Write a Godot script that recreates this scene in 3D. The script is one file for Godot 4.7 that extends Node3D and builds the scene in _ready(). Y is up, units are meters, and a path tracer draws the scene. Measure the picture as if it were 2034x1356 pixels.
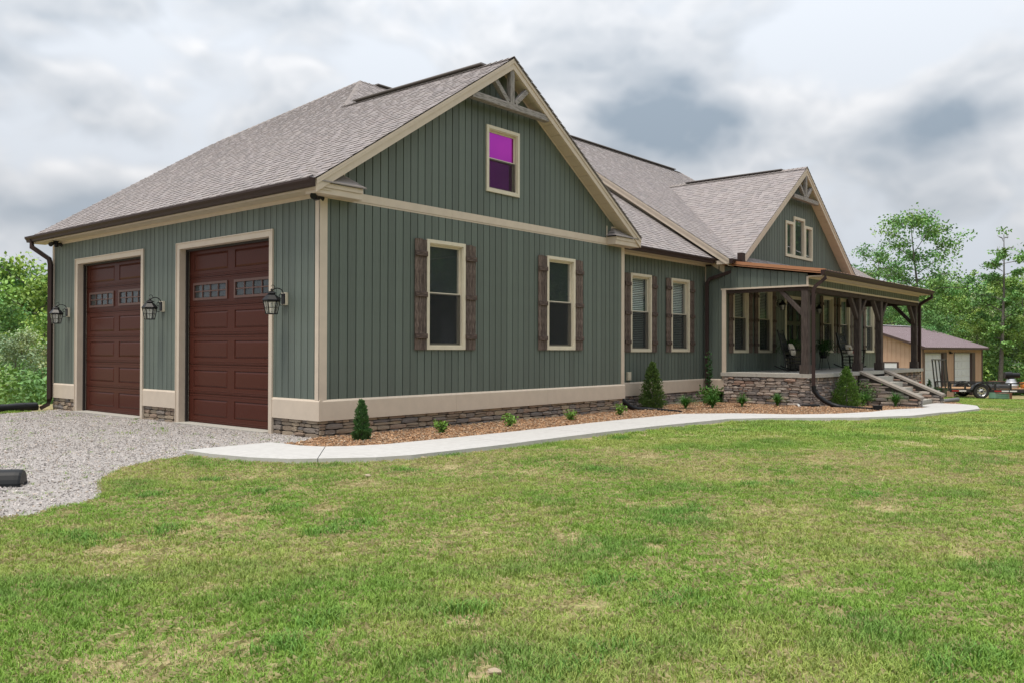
extends Node3D
# A green board-clad farmhouse with a double garage, built in metres. x runs along the front wall, z comes out of it, the garage corner is the origin.

const EYE := Vector3(-8.2189, 1.3875, 10.9156)
const FOCAL := 1700.9   # of a picture 2034 pixels wide
const YAW := 0.866317
const PITCH := 0.009806
const ROLL := 0.002429

var R := RandomNumberGenerator.new()
var M := {}
var names := {}
var cam_r: Vector3
var cam_u: Vector3
var cam_f: Vector3


# ---------------------------------------------------------------- mesh buffer
class MB:
	var v := PackedVector3Array()
	var n := PackedVector3Array()
	var c := PackedColorArray()
	var col := Color.WHITE
	var tinted := false

	func tri(a: Vector3, b: Vector3, d: Vector3, out := Vector3.ZERO) -> void:
		var nn := (d - a).cross(b - a).normalized()
		if out != Vector3.ZERO and nn.dot(out) < 0.0:
			nn = -nn
			v.append(a); v.append(d); v.append(b)
		else:
			v.append(a); v.append(b); v.append(d)
		n.append(nn); n.append(nn); n.append(nn)
		if tinted:
			c.append(col); c.append(col); c.append(col)

	func quad(a: Vector3, b: Vector3, d: Vector3, e: Vector3, out := Vector3.ZERO) -> void:
		tri(a, b, d, out)
		tri(a, d, e, out)

	func smooth_quad(a: Vector3, b: Vector3, d: Vector3, e: Vector3, na: Vector3, nb: Vector3, nd: Vector3, ne: Vector3) -> void:
		var flip := (d - a).cross(b - a).dot(na + nd) < 0.0
		var vs := [a, b, d, a, d, e]
		var ns := [na, nb, nd, na, nd, ne]
		var order := [0, 2, 1, 3, 5, 4] if flip else [0, 1, 2, 3, 4, 5]
		for k in order:
			v.append(vs[k]); n.append(ns[k])
			if tinted:
				c.append(col)

	func obox(t: Transform3D, s: Vector3) -> void:
		var h := s * 0.5
		var p := []
		for k in 8:
			p.append(t * Vector3(h.x if k & 1 else -h.x, h.y if k & 2 else -h.y, h.z if k & 4 else -h.z))
		var q := t.basis
		quad(p[0], p[1], p[3], p[2], -q.z)
		quad(p[4], p[5], p[7], p[6], q.z)
		quad(p[0], p[2], p[6], p[4], -q.x)
		quad(p[1], p[3], p[7], p[5], q.x)
		quad(p[0], p[1], p[5], p[4], -q.y)
		quad(p[2], p[3], p[7], p[6], q.y)

	func box(a: Vector3, b: Vector3) -> void:
		var lo := Vector3(minf(a.x, b.x), minf(a.y, b.y), minf(a.z, b.z))
		var hi := Vector3(maxf(a.x, b.x), maxf(a.y, b.y), maxf(a.z, b.z))
		obox(Transform3D(Basis(), (lo + hi) * 0.5), hi - lo)

	# box with its four edges along one axis chamfered: a bar from a to b
	func bar(a: Vector3, b: Vector3, w: float, h: float, up := Vector3.UP, bevel := 0.0) -> void:
		var d := (b - a).normalized()
		var s := d.cross(up).normalized()
		if s.length() < 0.5:
			s = d.cross(Vector3.RIGHT).normalized()
		var t := s.cross(d).normalized()
		if bevel <= 0.0:
			obox(Transform3D(Basis(s, t, -d), (a + b) * 0.5), Vector3(w, h, (b - a).length()))
			return
		var x := w * 0.5
		var y := h * 0.5
		var prof := PackedVector2Array([Vector2(-x, -y + bevel), Vector2(-x + bevel, -y), Vector2(x - bevel, -y), Vector2(x, -y + bevel), Vector2(x, y - bevel), Vector2(x - bevel, y), Vector2(-x + bevel, y), Vector2(-x, y - bevel)])
		prism(prof, a, s, t, d, 0.0, (b - a).length())

	# polygon in the plane (o, u, w) pushed along d from d0 to d1
	func prism(poly: PackedVector2Array, o: Vector3, u: Vector3, w: Vector3, d: Vector3, d0: float, d1: float) -> void:
		var idx := Geometry2D.triangulate_polygon(poly)
		for k in range(0, idx.size(), 3):
			for side in [[d0, -d], [d1, d]]:
				var off: Vector3 = o + d * side[0]
				tri(off + u * poly[idx[k]].x + w * poly[idx[k]].y, off + u * poly[idx[k + 1]].x + w * poly[idx[k + 1]].y, off + u * poly[idx[k + 2]].x + w * poly[idx[k + 2]].y, side[1] * signf(d1 - d0))
		var area := 0.0
		for k in poly.size():
			area += poly[k].cross(poly[(k + 1) % poly.size()])
		for k in poly.size():
			var p := poly[k]
			var q := poly[(k + 1) % poly.size()]
			var e := q - p
			var out2 := Vector2(e.y, -e.x) * signf(area)
			var a := o + u * p.x + w * p.y
			var b := o + u * q.x + w * q.y
			quad(a + d * d0, b + d * d0, b + d * d1, a + d * d1, u * out2.x + w * out2.y)

	func tube(pts: PackedVector3Array, radii: PackedFloat32Array, sides := 8, caps := true, spin := 0.0, flat := false) -> void:
		var rings := []
		var norms := []
		var last := Vector3.UP
		for k in pts.size():
			var d := (pts[mini(k + 1, pts.size() - 1)] - pts[maxi(k - 1, 0)]).normalized()
			var s := d.cross(Vector3(0.13, 0.31, 0.94)).normalized() if absf(d.dot(Vector3(0.13, 0.31, 0.94))) < 0.98 else d.cross(Vector3.RIGHT).normalized()
			if flat:
				s = d.cross(Vector3.UP).normalized() if absf(d.y) < 0.98 else last
				last = s
			var t := s.cross(d).normalized()
			var ring := PackedVector3Array()
			var nor := PackedVector3Array()
			for j in sides:
				var a := TAU * j / sides + spin
				var dir := s * cos(a) + t * sin(a)
				nor.append(dir)
				ring.append(pts[k] + dir * radii[mini(k, radii.size() - 1)])
			rings.append(ring)
			norms.append(nor)
		for k in pts.size() - 1:
			for j in sides:
				var i := (j + 1) % sides
				if flat:
					quad(rings[k][j], rings[k][i], rings[k + 1][i], rings[k + 1][j], norms[k][j] + norms[k][i])
				else:
					smooth_quad(rings[k][j], rings[k][i], rings[k + 1][i], rings[k + 1][j], norms[k][j], norms[k][i], norms[k + 1][i], norms[k + 1][j])
		if caps:
			for j in range(1, sides - 1):
				tri(rings[0][0], rings[0][j], rings[0][j + 1], pts[0] - pts[1])
				var z: int = pts.size() - 1
				tri(rings[z][0], rings[z][j], rings[z][j + 1], pts[z] - pts[z - 1])

	# profile of (radius, height) turned round the y axis at o
	func lathe(prof: PackedVector2Array, o: Vector3, sides := 16, flat := false, spin := 0.0) -> void:
		for k in prof.size() - 1:
			var p := prof[k]
			var q := prof[k + 1]
			var e := q - p
			if e.length() < 1e-6:
				continue
			var m := Vector2(e.y, -e.x).normalized()
			for j in sides:
				var a0 := TAU * j / sides + spin
				var a1 := TAU * (j + 1) / sides + spin
				var d0 := Vector3(cos(a0), 0, sin(a0))
				var d1 := Vector3(cos(a1), 0, sin(a1))
				var a := o + d0 * p.x + Vector3.UP * p.y
				var b := o + d1 * p.x + Vector3.UP * p.y
				var c2 := o + d1 * q.x + Vector3.UP * q.y
				var d := o + d0 * q.x + Vector3.UP * q.y
				if flat:
					quad(a, b, c2, d, (d0 + d1) * m.x + Vector3.UP * m.y * 2.0)
				else:
					smooth_quad(a, b, c2, d, d0 * m.x + Vector3.UP * m.y, d1 * m.x + Vector3.UP * m.y, d1 * m.x + Vector3.UP * m.y, d0 * m.x + Vector3.UP * m.y)

	func mesh() -> ArrayMesh:
		var arr := []
		arr.resize(Mesh.ARRAY_MAX)
		arr[Mesh.ARRAY_VERTEX] = v
		arr[Mesh.ARRAY_NORMAL] = n
		if tinted:
			arr[Mesh.ARRAY_COLOR] = c
		var am := ArrayMesh.new()
		if v.size() > 2:
			am.add_surface_from_arrays(Mesh.PRIMITIVE_TRIANGLES, arr)
		return am


# ---------------------------------------------------------------- scene helpers
func numbered(called: String) -> String:
	if not names.has(called):
		names[called] = 0
		return called
	names[called] += 1
	return "%s_%03d" % [called, names[called]]


func tag(o: Node, label: String, category: String, group := "") -> Node:
	o.set_meta("label", label)
	o.set_meta("category", category)
	if group != "":
		o.set_meta("group", group)
	return o


func thing(called: String, label: String, category: String, at := Vector3.ZERO, turn := 0.0, group := "") -> Node3D:
	var o := Node3D.new()
	o.name = numbered(called)
	add_child(o)
	o.position = at
	o.rotation.y = turn
	tag(o, label, category, group)
	return o


func group_part(called: String, parent: Node, t := Transform3D()) -> Node3D:
	var o := Node3D.new()
	o.name = called
	parent.add_child(o, true)
	o.transform = t
	return o


func piece(called: String, mesh: Mesh, mat: Material, parent: Node, t := Transform3D()) -> MeshInstance3D:
	var o := MeshInstance3D.new()
	o.name = numbered(called) if parent == self else called
	o.mesh = mesh
	o.material_override = mat
	o.transform = t
	parent.add_child(o, true)
	return o


func part(called: String, mb: MB, mat: Material, parent: Node, t := Transform3D()) -> MeshInstance3D:
	return piece(called, mb.mesh(), mat, parent, t)


func structure(o: Node) -> Node:
	o.set_meta("kind", "structure")
	return o


func stuff(o: Node) -> Node:
	o.set_meta("kind", "stuff")
	return o


func copy_of(o: Node3D, label: String, at: Vector3, turn := 0.0, grow := Vector3.ONE) -> Node3D:
	var c: Node3D = o.duplicate()
	c.name = numbered(String(o.name).rstrip("0123456789").trim_suffix("_"))
	add_child(c)
	c.transform = Transform3D(Basis(Vector3.UP, turn).scaled_local(grow), at)
	c.set_meta("label", label)
	return c


func lin(r: float, g: float, b: float) -> Color:   # linear base colour
	return Color(r, g, b)


func s(r: float, g: float, b: float) -> Color:     # linear base colour as the sRGB value that albedo_color wants
	return Color(r, g, b).linear_to_srgb()


func ramp(cols: Array) -> Gradient:
	var g := Gradient.new()
	var offs := PackedFloat32Array()
	var cs := PackedColorArray()
	for k in cols.size():
		offs.append(float(k) / (cols.size() - 1))
		cs.append(cols[k])
	g.offsets = offs
	g.colors = cs
	return g


func noise_tex(freq: float, cols: Array, size := 256, sd := 1, oct := 4, normal := 0.0, kind := FastNoiseLite.TYPE_SIMPLEX_SMOOTH) -> NoiseTexture2D:
	var f := FastNoiseLite.new()
	f.noise_type = kind
	f.seed = sd
	f.frequency = freq
	f.fractal_octaves = oct
	var t := NoiseTexture2D.new()
	t.width = size
	t.height = size
	t.seamless = true
	t.noise = f
	if normal > 0.0:
		t.as_normal_map = true
		t.bump_strength = normal
	else:
		t.color_ramp = ramp(cols)
	return t


func mat(called: String, color: Color, rough := 0.8, metal := 0.0) -> StandardMaterial3D:
	var m := StandardMaterial3D.new()
	m.resource_name = called
	m.albedo_color = color
	m.roughness = rough
	m.metallic = metal
	M[called] = m
	return m


func textured(m: StandardMaterial3D, tex: Texture2D, scale: Vector3, bump: Texture2D = null, bump_cm := 0.0, world := false) -> StandardMaterial3D:
	m.albedo_texture = tex
	m.uv1_triplanar = true
	m.uv1_world_triplanar = world
	m.uv1_scale = scale
	if bump:
		m.heightmap_enabled = true
		m.heightmap_texture = bump
		m.heightmap_scale = bump_cm
	return m


# the ground's height: level by the garage, falling gently past the porch and steeply behind the drive
func ground(x: float, z: float) -> float:
	var y := 0.0
	if x > 50.0:
		y = -1.495 - 0.01 * (x - 50.0)
	elif x > 36.0:
		y = -0.795 - 0.05 * (x - 36.0)
	elif x > 19.0:
		y = -0.2 - 0.035 * (x - 19.0)
	elif x > 17.3:
		y = -0.2
	elif x > 13.0:
		y = -0.052 - 0.0344 * (x - 13.0)
	elif x > 0.0:
		y = -0.004 * x
	var t := smoothstep(-12.0, -46.0, z) * smoothstep(44.0, 28.0, x)
	return y - 9.0 * t


func pixel_ray(px: float, py: float) -> Vector3:
	return cam_f + cam_r * ((px - 1017.0) / FOCAL) - cam_u * ((py - 678.0) / FOCAL)


func at_depth(px: float, py: float, depth: float) -> Vector3:
	return EYE + pixel_ray(px, py) * depth


func on_ground(px: float, py: float, h := 0.0) -> Vector3:
	var d := pixel_ray(px, py)
	var lo := 1.0
	var hi := 90.0
	for k in 50:
		var m := (lo + hi) * 0.5
		var p := EYE + d * m
		if p.y > ground(p.x, p.z) + h:
			lo = m
		else:
			hi = m
	return EYE + d * lo


func inside(p: Vector2, poly: PackedVector2Array) -> bool:
	return Geometry2D.is_point_in_polygon(p, poly)


# ---------------------------------------------------------------- sky
func cloud_sky() -> ImageTexture:
	var w := 2048
	var h := 1024
	var img := Image.create(w, h, false, Image.FORMAT_RGBF)
	var big := FastNoiseLite.new()
	big.seed = 11
	big.noise_type = FastNoiseLite.TYPE_SIMPLEX_SMOOTH
	big.frequency = 0.85
	big.fractal_octaves = 2
	var mid := FastNoiseLite.new()
	mid.seed = 23
	mid.noise_type = FastNoiseLite.TYPE_SIMPLEX_SMOOTH
	mid.fractal_type = FastNoiseLite.FRACTAL_RIDGED   # turned over: rounded heaps with creases between them
	mid.frequency = 1.15
	mid.fractal_octaves = 6
	mid.fractal_gain = 0.52
	var warp := FastNoiseLite.new()
	warp.seed = 5
	warp.frequency = 0.9
	warp.fractal_octaves = 4
	# cloud masses: azimuth and elevation in degrees, half widths, thickness (negative: thin and bright)
	var mass := [[22.0, 8.6, 9.0, 2.4, 0.75], [19.0, 15.0, 3.0, 3.0, 0.3], [60.0, 14.6, 7.5, 2.8, 0.8], [56.5, 19.0, 9.0, 3.0, 0.35], [79.0, 14.0, 5.0, 2.2, 0.85], [27.5, 16.5, 5.0, 3.0, 0.0], [35.5, 19.0, 6.0, 4.0, -0.3], [41.0, 17.5, 3.0, 2.2, -0.35], [74.6, 18.6, 2.0, 3.0, -0.5], [71.0, 8.0, 9.0, 4.0, -0.1], [47.5, 13.0, 3.0, 3.0, -0.35]]
	var dark := Vector3(0.36, 0.435, 0.52)
	var pale := Vector3(0.985, 0.99, 1.01)
	var back := Vector3(0.80, 0.85, 0.92)
	var side := Vector3(-0.35, 0.9, 0.1).normalized()
	for y in h:
		var el := PI * (0.5 - (y + 0.5) / h)
		var se := sin(el)
		var overcast := (1.0 + 1.6 * maxf(se, 0.0)) / 2.6
		if el < -0.06:
			for x in w:
				img.set_pixel(x, y, Color(0.26, 0.28, 0.24))
			continue
		var ce := cos(el)
		var eld := rad_to_deg(el)
		for x in w:
			var az := wrapf(TAU * (x + 0.5) / w, -PI, PI)
			var d := Vector3(sin(az) * ce, se, -cos(az) * ce)
			var q := Vector3(d.x, d.y * 1.75, d.z) * 2.7
			var wx := warp.get_noise_3dv(q * 1.1)
			var wy := warp.get_noise_3dv(q * 1.1 + Vector3(9, 3, 1))
			var qq := q + Vector3(wx, wy * 0.4, wy) * 0.2
			var b := 0.0
			var azd := rad_to_deg(az) + wx * 5.0
			var e2 := eld + wy * 2.2
			if azd > 5.0 and azd < 100.0:
				for m in mass:
					var u: float = (azd - m[0]) / m[2]
					var v: float = (e2 - m[1]) / m[3]
					var k: float = u * u + v * v
					if k < 7.0:
						b += m[4] * exp(-k)
			var f0 := big.get_noise_3dv(qq) * 0.5 - mid.get_noise_3dv(qq) * 0.46
			var q1 := qq + side * 0.075
			var f1 := big.get_noise_3dv(q1) * 0.5 - mid.get_noise_3dv(q1) * 0.46
			var f := f0 + b * 0.66 + 0.06
			var body := smoothstep(-0.26, 0.05, f)
			var core := smoothstep(0.0, 0.85, f)
			var lit := clampf(0.62 + (f0 - f1) * 1.5 - core * 0.95, 0.0, 1.0)
			var c := back.lerp(dark.lerp(pale, lit), body) * overcast * 1.45
			var haze := clampf(1.0 - eld / 9.0, 0.0, 1.0)
			c = c.lerp(Vector3(0.53, 0.58, 0.64), haze * 0.55)
			img.set_pixel(x, y, Color(c.x, c.y, c.z))
	return ImageTexture.create_from_image(img)


func _ready() -> void:
	R.seed = 20240
	# camera
	cam_f = Vector3(sin(YAW) * cos(PITCH), sin(PITCH), -cos(YAW) * cos(PITCH))
	var r0 := Vector3(cos(YAW), 0, sin(YAW))
	var u0 := r0.cross(cam_f)
	cam_r = r0 * cos(ROLL) + u0 * sin(ROLL)
	cam_u = u0 * cos(ROLL) - r0 * sin(ROLL)
	var cam := Camera3D.new()
	cam.name = "camera"
	cam.fov = 43.4656
	cam.near = 0.05
	cam.far = 900.0
	cam.transform = Transform3D(Basis(cam_r, cam_u, -cam_f), EYE)
	add_child(cam)
	cam.current = true
	# sky: broken overcast, brighter overhead
	var env := Environment.new()
	var sky := Sky.new()
	var pano := PanoramaSkyMaterial.new()
	pano.panorama = cloud_sky()
	sky.sky_material = pano
	env.background_mode = Environment.BG_SKY
	env.sky = sky
	env.tonemap_mode = Environment.TONE_MAPPER_LINEAR
	env.tonemap_exposure = 1.25
	env.sdfgi_enabled = true
	env.ssao_enabled = true
	env.ssil_enabled = true
	var we := WorldEnvironment.new()
	we.name = "world_environment"
	we.environment = env
	add_child(we)
	# sun: high and veiled by cloud
	var sun := DirectionalLight3D.new()
	sun.name = "sun"
	sun.light_energy = 0.8
	sun.light_angular_distance = 14.0
	sun.light_color = Color(1.0, 0.96, 0.9)
	sun.shadow_enabled = true
	add_child(sun)
	var to_sun := Vector3(-0.3, 0.93, 0.06).normalized()
	sun.look_at_from_position(to_sun * 50.0, Vector3.ZERO, Vector3(0, 0, 1))
	materials()
	build_ground()
	build_house()
	build_porch()
	build_details()
	build_outbuildings()
	build_planting()
	build_trees()
	build_ground_cover()


# ---------------------------------------------------------------- materials
func materials() -> void:
	var grain := noise_tex(0.02, [Color(0.88, 0.88, 0.88), Color(1, 1, 1), Color(0.93, 0.93, 0.93)], 256, 3, 5)
	var mottle := noise_tex(0.03, [Color(0.955, 0.955, 0.955), Color(1, 1, 1)], 256, 8, 5)
	var rough_bump := noise_tex(0.06, [Color.BLACK, Color.WHITE], 256, 9, 5)
	textured(mat("siding", s(0.106, 0.131, 0.113), 0.55), grain, Vector3(9, 0.35, 9))
	for k in 4:   # boards of slightly different tone
		textured(mat("siding%d" % k, s(0.106, 0.131, 0.113) * (0.955 + 0.03 * k), 0.55), grain, Vector3(9, 0.35, 9))
	textured(mat("trim", s(0.57, 0.485, 0.395), 0.6), mottle, Vector3(0.5, 0.5, 0.5))
	textured(mat("soffit", s(0.55, 0.47, 0.36), 0.65), mottle, Vector3(0.5, 0.5, 0.5))
	textured(mat("frame", s(0.64, 0.58, 0.46), 0.4), mottle, Vector3(0.7, 0.7, 0.7))
	mat("gutter", s(0.040, 0.025, 0.023), 0.5).metallic_specular = 0.3
	var wood_tex := noise_tex(0.018, [s(0.022, 0.013, 0.010), s(0.065, 0.042, 0.032), s(0.17, 0.132, 0.112), s(0.035, 0.022, 0.018), s(0.11, 0.08, 0.067), s(0.028, 0.018, 0.015)], 256, 15, 6)
	for k in 3:
		textured(mat("barn%d" % k, Color(1, 1, 1) * (0.95 + 0.1 * k), 0.85), wood_tex, Vector3(7 + k, 0.55, 7 + k), rough_bump, 0.25)
	textured(mat("barn_flat", Color(0.92, 0.9, 0.9), 0.85), wood_tex, Vector3(0.55, 7, 7), rough_bump, 0.25)
	var grey_tex := noise_tex(0.018, [s(0.10, 0.088, 0.08), s(0.19, 0.175, 0.165), s(0.30, 0.28, 0.27), s(0.15, 0.135, 0.125)], 256, 16, 6)
	textured(mat("grey_wood", Color.WHITE, 0.9), grey_tex, Vector3(0.8, 6, 6), rough_bump, 0.3)
	textured(mat("grey_wood_up", Color.WHITE, 0.9), grey_tex, Vector3(6, 0.8, 6), rough_bump, 0.3)
	var post_tex := noise_tex(0.02, [s(0.03, 0.021, 0.018), s(0.062, 0.047, 0.041), s(0.11, 0.088, 0.078)], 256, 17, 6)
	textured(mat("post", Color.WHITE, 0.9), post_tex, Vector3(5, 0.5, 5), rough_bump, 0.3)
	textured(mat("beam", Color(0.8, 0.74, 0.7), 0.9), post_tex, Vector3(0.5, 5, 5))
	var door_tex := noise_tex(0.016, [s(0.060, 0.018, 0.012), s(0.098, 0.030, 0.021), s(0.070, 0.022, 0.015), s(0.112, 0.036, 0.026)], 256, 21, 6)
	textured(mat("door", Color(0.93, 0.93, 0.93), 0.3), door_tex, Vector3(12, 0.7, 12))
	M.door.metallic_specular = 0.22
	textured(mat("door_rail", Color.WHITE, 0.42), door_tex, Vector3(12, 12, 0.7))
	mat("door_frame", s(0.10, 0.045, 0.035), 0.45)
	mat("seal", s(0.018, 0.014, 0.013), 0.7)
	# glass: coated panes of a slight tint, dark rooms behind
	var glass := mat("glass", Color(0.55, 0.6, 0.62, 0.12), 0.02)
	glass.transparency = BaseMaterial3D.TRANSPARENCY_ALPHA
	glass.metallic_specular = 0.5
	var screen := mat("screen", Color(0.09, 0.10, 0.11, 0.62), 0.9)
	screen.transparency = BaseMaterial3D.TRANSPARENCY_ALPHA
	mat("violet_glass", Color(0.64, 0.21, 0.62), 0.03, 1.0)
	mat("blind", s(0.60, 0.67, 0.61), 0.6)
	mat("black_metal", s(0.010, 0.010, 0.012), 0.38).metallic_specular = 0.35
	var seeded := mat("lamp_glass", Color(0.9, 0.9, 0.86, 0.35), 0.12)
	seeded.transparency = BaseMaterial3D.TRANSPARENCY_ALPHA
	mat("roof_deck", s(0.16, 0.14, 0.13), 0.95)
	var gran := noise_tex(0.25, [Color(0.9, 0.9, 0.9), Color(1, 1, 1), Color(0.94, 0.935, 0.93)], 256, 31, 3)
	var sh := textured(mat("shingle", Color.WHITE, 0.95), gran, Vector3(3, 3, 3), null, 0.0, true)
	sh.vertex_color_use_as_albedo = true
	mat("ridge_vent", s(0.19, 0.176, 0.174), 0.95)
	mat("copper", s(0.52, 0.25, 0.135), 0.42, 0.35)
	mat("porch_roof", s(0.34, 0.19, 0.135), 0.4, 0.2)
	# stone, in a few tones
	var stone_var := noise_tex(0.03, [Color(0.6, 0.58, 0.56), Color(1, 0.98, 0.95), Color(0.78, 0.76, 0.76), Color(0.95, 0.9, 0.85)], 256, 33, 6)
	var tones := [Vector3(0.36, 0.295, 0.23), Vector3(0.43, 0.365, 0.285), Vector3(0.30, 0.27, 0.245), Vector3(0.50, 0.42, 0.315), Vector3(0.40, 0.31, 0.245), Vector3(0.25, 0.235, 0.228)]
	for k in tones.size():
		textured(mat("stone%d" % k, s(tones[k].x, tones[k].y, tones[k].z), 0.95), stone_var, Vector3(5, 9, 5), rough_bump, 0.5)
	var tones2 := [Vector3(0.353, 0.314, 0.296), Vector3(0.490, 0.427, 0.388), Vector3(0.217, 0.205, 0.211), Vector3(0.638, 0.593, 0.559), Vector3(0.445, 0.325, 0.274), Vector3(0.296, 0.279, 0.279)]
	for k in tones2.size():
		textured(mat("ledge%d" % k, s(tones2[k].x, tones2[k].y, tones2[k].z), 0.95), stone_var, Vector3(5, 9, 5), rough_bump, 0.5)
	var sm := textured(mat("stone_mass", Color.WHITE, 0.95), stone_var, Vector3(5, 9, 5), rough_bump, 0.5)
	sm.vertex_color_use_as_albedo = true
	mat("mortar", s(0.055, 0.048, 0.042), 1.0)
	var conc := noise_tex(0.012, [s(0.40, 0.392, 0.38), s(0.485, 0.478, 0.467), s(0.44, 0.433, 0.422), s(0.52, 0.512, 0.502)], 512, 41, 6)
	textured(mat("concrete", Color.WHITE, 0.9), conc, Vector3(0.45, 0.45, 0.45), noise_tex(0.2, [Color.BLACK, Color.WHITE], 256, 43, 3), 0.12)
	var conc2 := noise_tex(0.03, [s(0.30, 0.285, 0.255), s(0.40, 0.385, 0.35), s(0.34, 0.33, 0.30)], 256, 44, 6)
	textured(mat("porch_concrete", Color.WHITE, 0.9), conc2, Vector3(0.8, 0.8, 0.8))
	textured(mat("cap_stone", s(0.58, 0.52, 0.47), 0.9), conc, Vector3(1.2, 1.2, 1.2))
	# earth, gravel, mulch
	var soil := noise_tex(0.02, [s(0.21, 0.20, 0.075), s(0.36, 0.28, 0.16), s(0.24, 0.235, 0.085), s(0.44, 0.33, 0.21), s(0.20, 0.23, 0.065)], 512, 51, 6)
	textured(mat("soil", Color.WHITE, 1.0), soil, Vector3(0.6, 0.6, 0.6), noise_tex(0.08, [Color.BLACK, Color.WHITE], 256, 52, 5), 2.0, true)
	var grit := noise_tex(0.12, [s(0.20, 0.185, 0.175), s(0.42, 0.395, 0.38), s(0.29, 0.27, 0.26), s(0.47, 0.45, 0.435)], 512, 53, 4)
	textured(mat("gravel_bed", Color.WHITE, 1.0), grit, Vector3(1, 1, 1), noise_tex(0.15, [Color.BLACK, Color.WHITE], 256, 54, 3), 1.5, true)
	var bark_bed := noise_tex(0.1, [s(0.14, 0.075, 0.04), s(0.36, 0.2, 0.105), s(0.24, 0.13, 0.07)], 256, 55, 4)
	textured(mat("mulch_bed", Color.WHITE, 1.0), bark_bed, Vector3(1, 1, 1), null, 0.0, true)
	for nm in ["gravel", "mulch"]:
		var g := mat(nm, Color.WHITE, 0.95)
		g.vertex_color_use_as_albedo = true
	var gm := mat("grass", Color.WHITE, 0.6)
	gm.vertex_color_use_as_albedo = true
	gm.backlight_enabled = true
	gm.backlight = Color(0.48, 0.5, 0.34)
	gm.metallic_specular = 0.35
	var lf := mat("leaf", Color.WHITE, 0.55)
	lf.vertex_color_use_as_albedo = true
	lf.backlight_enabled = true
	lf.backlight = Color(0.42, 0.45, 0.28)
	lf.metallic_specular = 0.35
	var bark_tex := noise_tex(0.03, [s(0.07, 0.06, 0.05), s(0.16, 0.145, 0.13), s(0.24, 0.225, 0.2)], 256, 61, 5)
	textured(mat("bark", Color.WHITE, 0.95), bark_tex, Vector3(3, 0.8, 3), rough_bump, 1.0)
	mat("black_plastic", s(0.011, 0.012, 0.014), 0.45).metallic_specular = 0.35
	mat("rubber", s(0.018, 0.018, 0.018), 0.8)
	mat("rim_metal", s(0.55, 0.55, 0.55), 0.35, 0.9)
	mat("trailer_steel", s(0.014, 0.015, 0.018), 0.45)
	textured(mat("deck_wood", s(0.36, 0.21, 0.10), 0.8), mottle, Vector3(2, 2, 2))
	mat("red_plastic", s(0.35, 0.02, 0.02), 0.4)
	mat("pipe_grey", s(0.12, 0.12, 0.125), 0.6)
	mat("white_plastic", s(0.7, 0.7, 0.7), 0.4)
	mat("orange_paint", s(0.6, 0.22, 0.02), 0.5)
	mat("barrel_green", s(0.13, 0.26, 0.19), 0.5)
	mat("barrel_rust", s(0.16, 0.07, 0.04), 0.85)
	textured(mat("tan_metal", s(0.50, 0.335, 0.24), 0.55), mottle, Vector3(0.4, 0.4, 0.4))
	textured(mat("mauve_metal", s(0.36, 0.295, 0.315), 0.4), mottle, Vector3(0.4, 0.4, 0.4))
	mat("brown_metal", s(0.065, 0.04, 0.037), 0.45)
	textured(mat("white_door", s(0.66, 0.68, 0.72), 0.5), mottle, Vector3(0.6, 0.6, 0.6))
	mat("chair_black", s(0.012, 0.012, 0.012), 0.45)
	mat("cushion", s(0.62, 0.56, 0.48), 0.95)
	mat("cushion_tan", s(0.30, 0.22, 0.10), 0.95)
	mat("cushion_red", s(0.28, 0.03, 0.04), 0.95)
	mat("porch_ceiling", s(0.05, 0.035, 0.028), 0.8)
	mat("terracotta", s(0.40, 0.2, 0.12), 0.9)
	var petals := mat("petals", s(0.62, 0.06, 0.07), 0.7)
	petals.backlight_enabled = true
	petals.backlight = Color(0.7, 0.3, 0.3)
	mat("entry_door", s(0.02, 0.014, 0.012), 0.3)


# ---------------------------------------------------------------- house
const YS := 0.603     # foot of the cladding
const YK := 0.275     # foot of the skirt board
const YF := 3.759     # head of the ground floor cladding
const PITCH_G := 0.655
const BOARD := 0.1705
var house: Node3D
var cache := {}


func rect(u0: float, v0: float, w: float, h: float) -> PackedVector2Array:
	return PackedVector2Array([Vector2(u0, v0), Vector2(u0 + w, v0), Vector2(u0 + w, v0 + h), Vector2(u0, v0 + h)])


func cut(poly: PackedVector2Array, outer: PackedVector2Array, holes: Array) -> Array:
	var left: Array = Array(Geometry2D.intersect_polygons(poly, outer), TYPE_NIL, "", null)
	for h in holes:
		var next := []
		for p in left:
			for q in Geometry2D.clip_polygons(p, h):
				if not Geometry2D.is_polygon_clockwise(q):
					next.append(q)
		left = next
	return left


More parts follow.
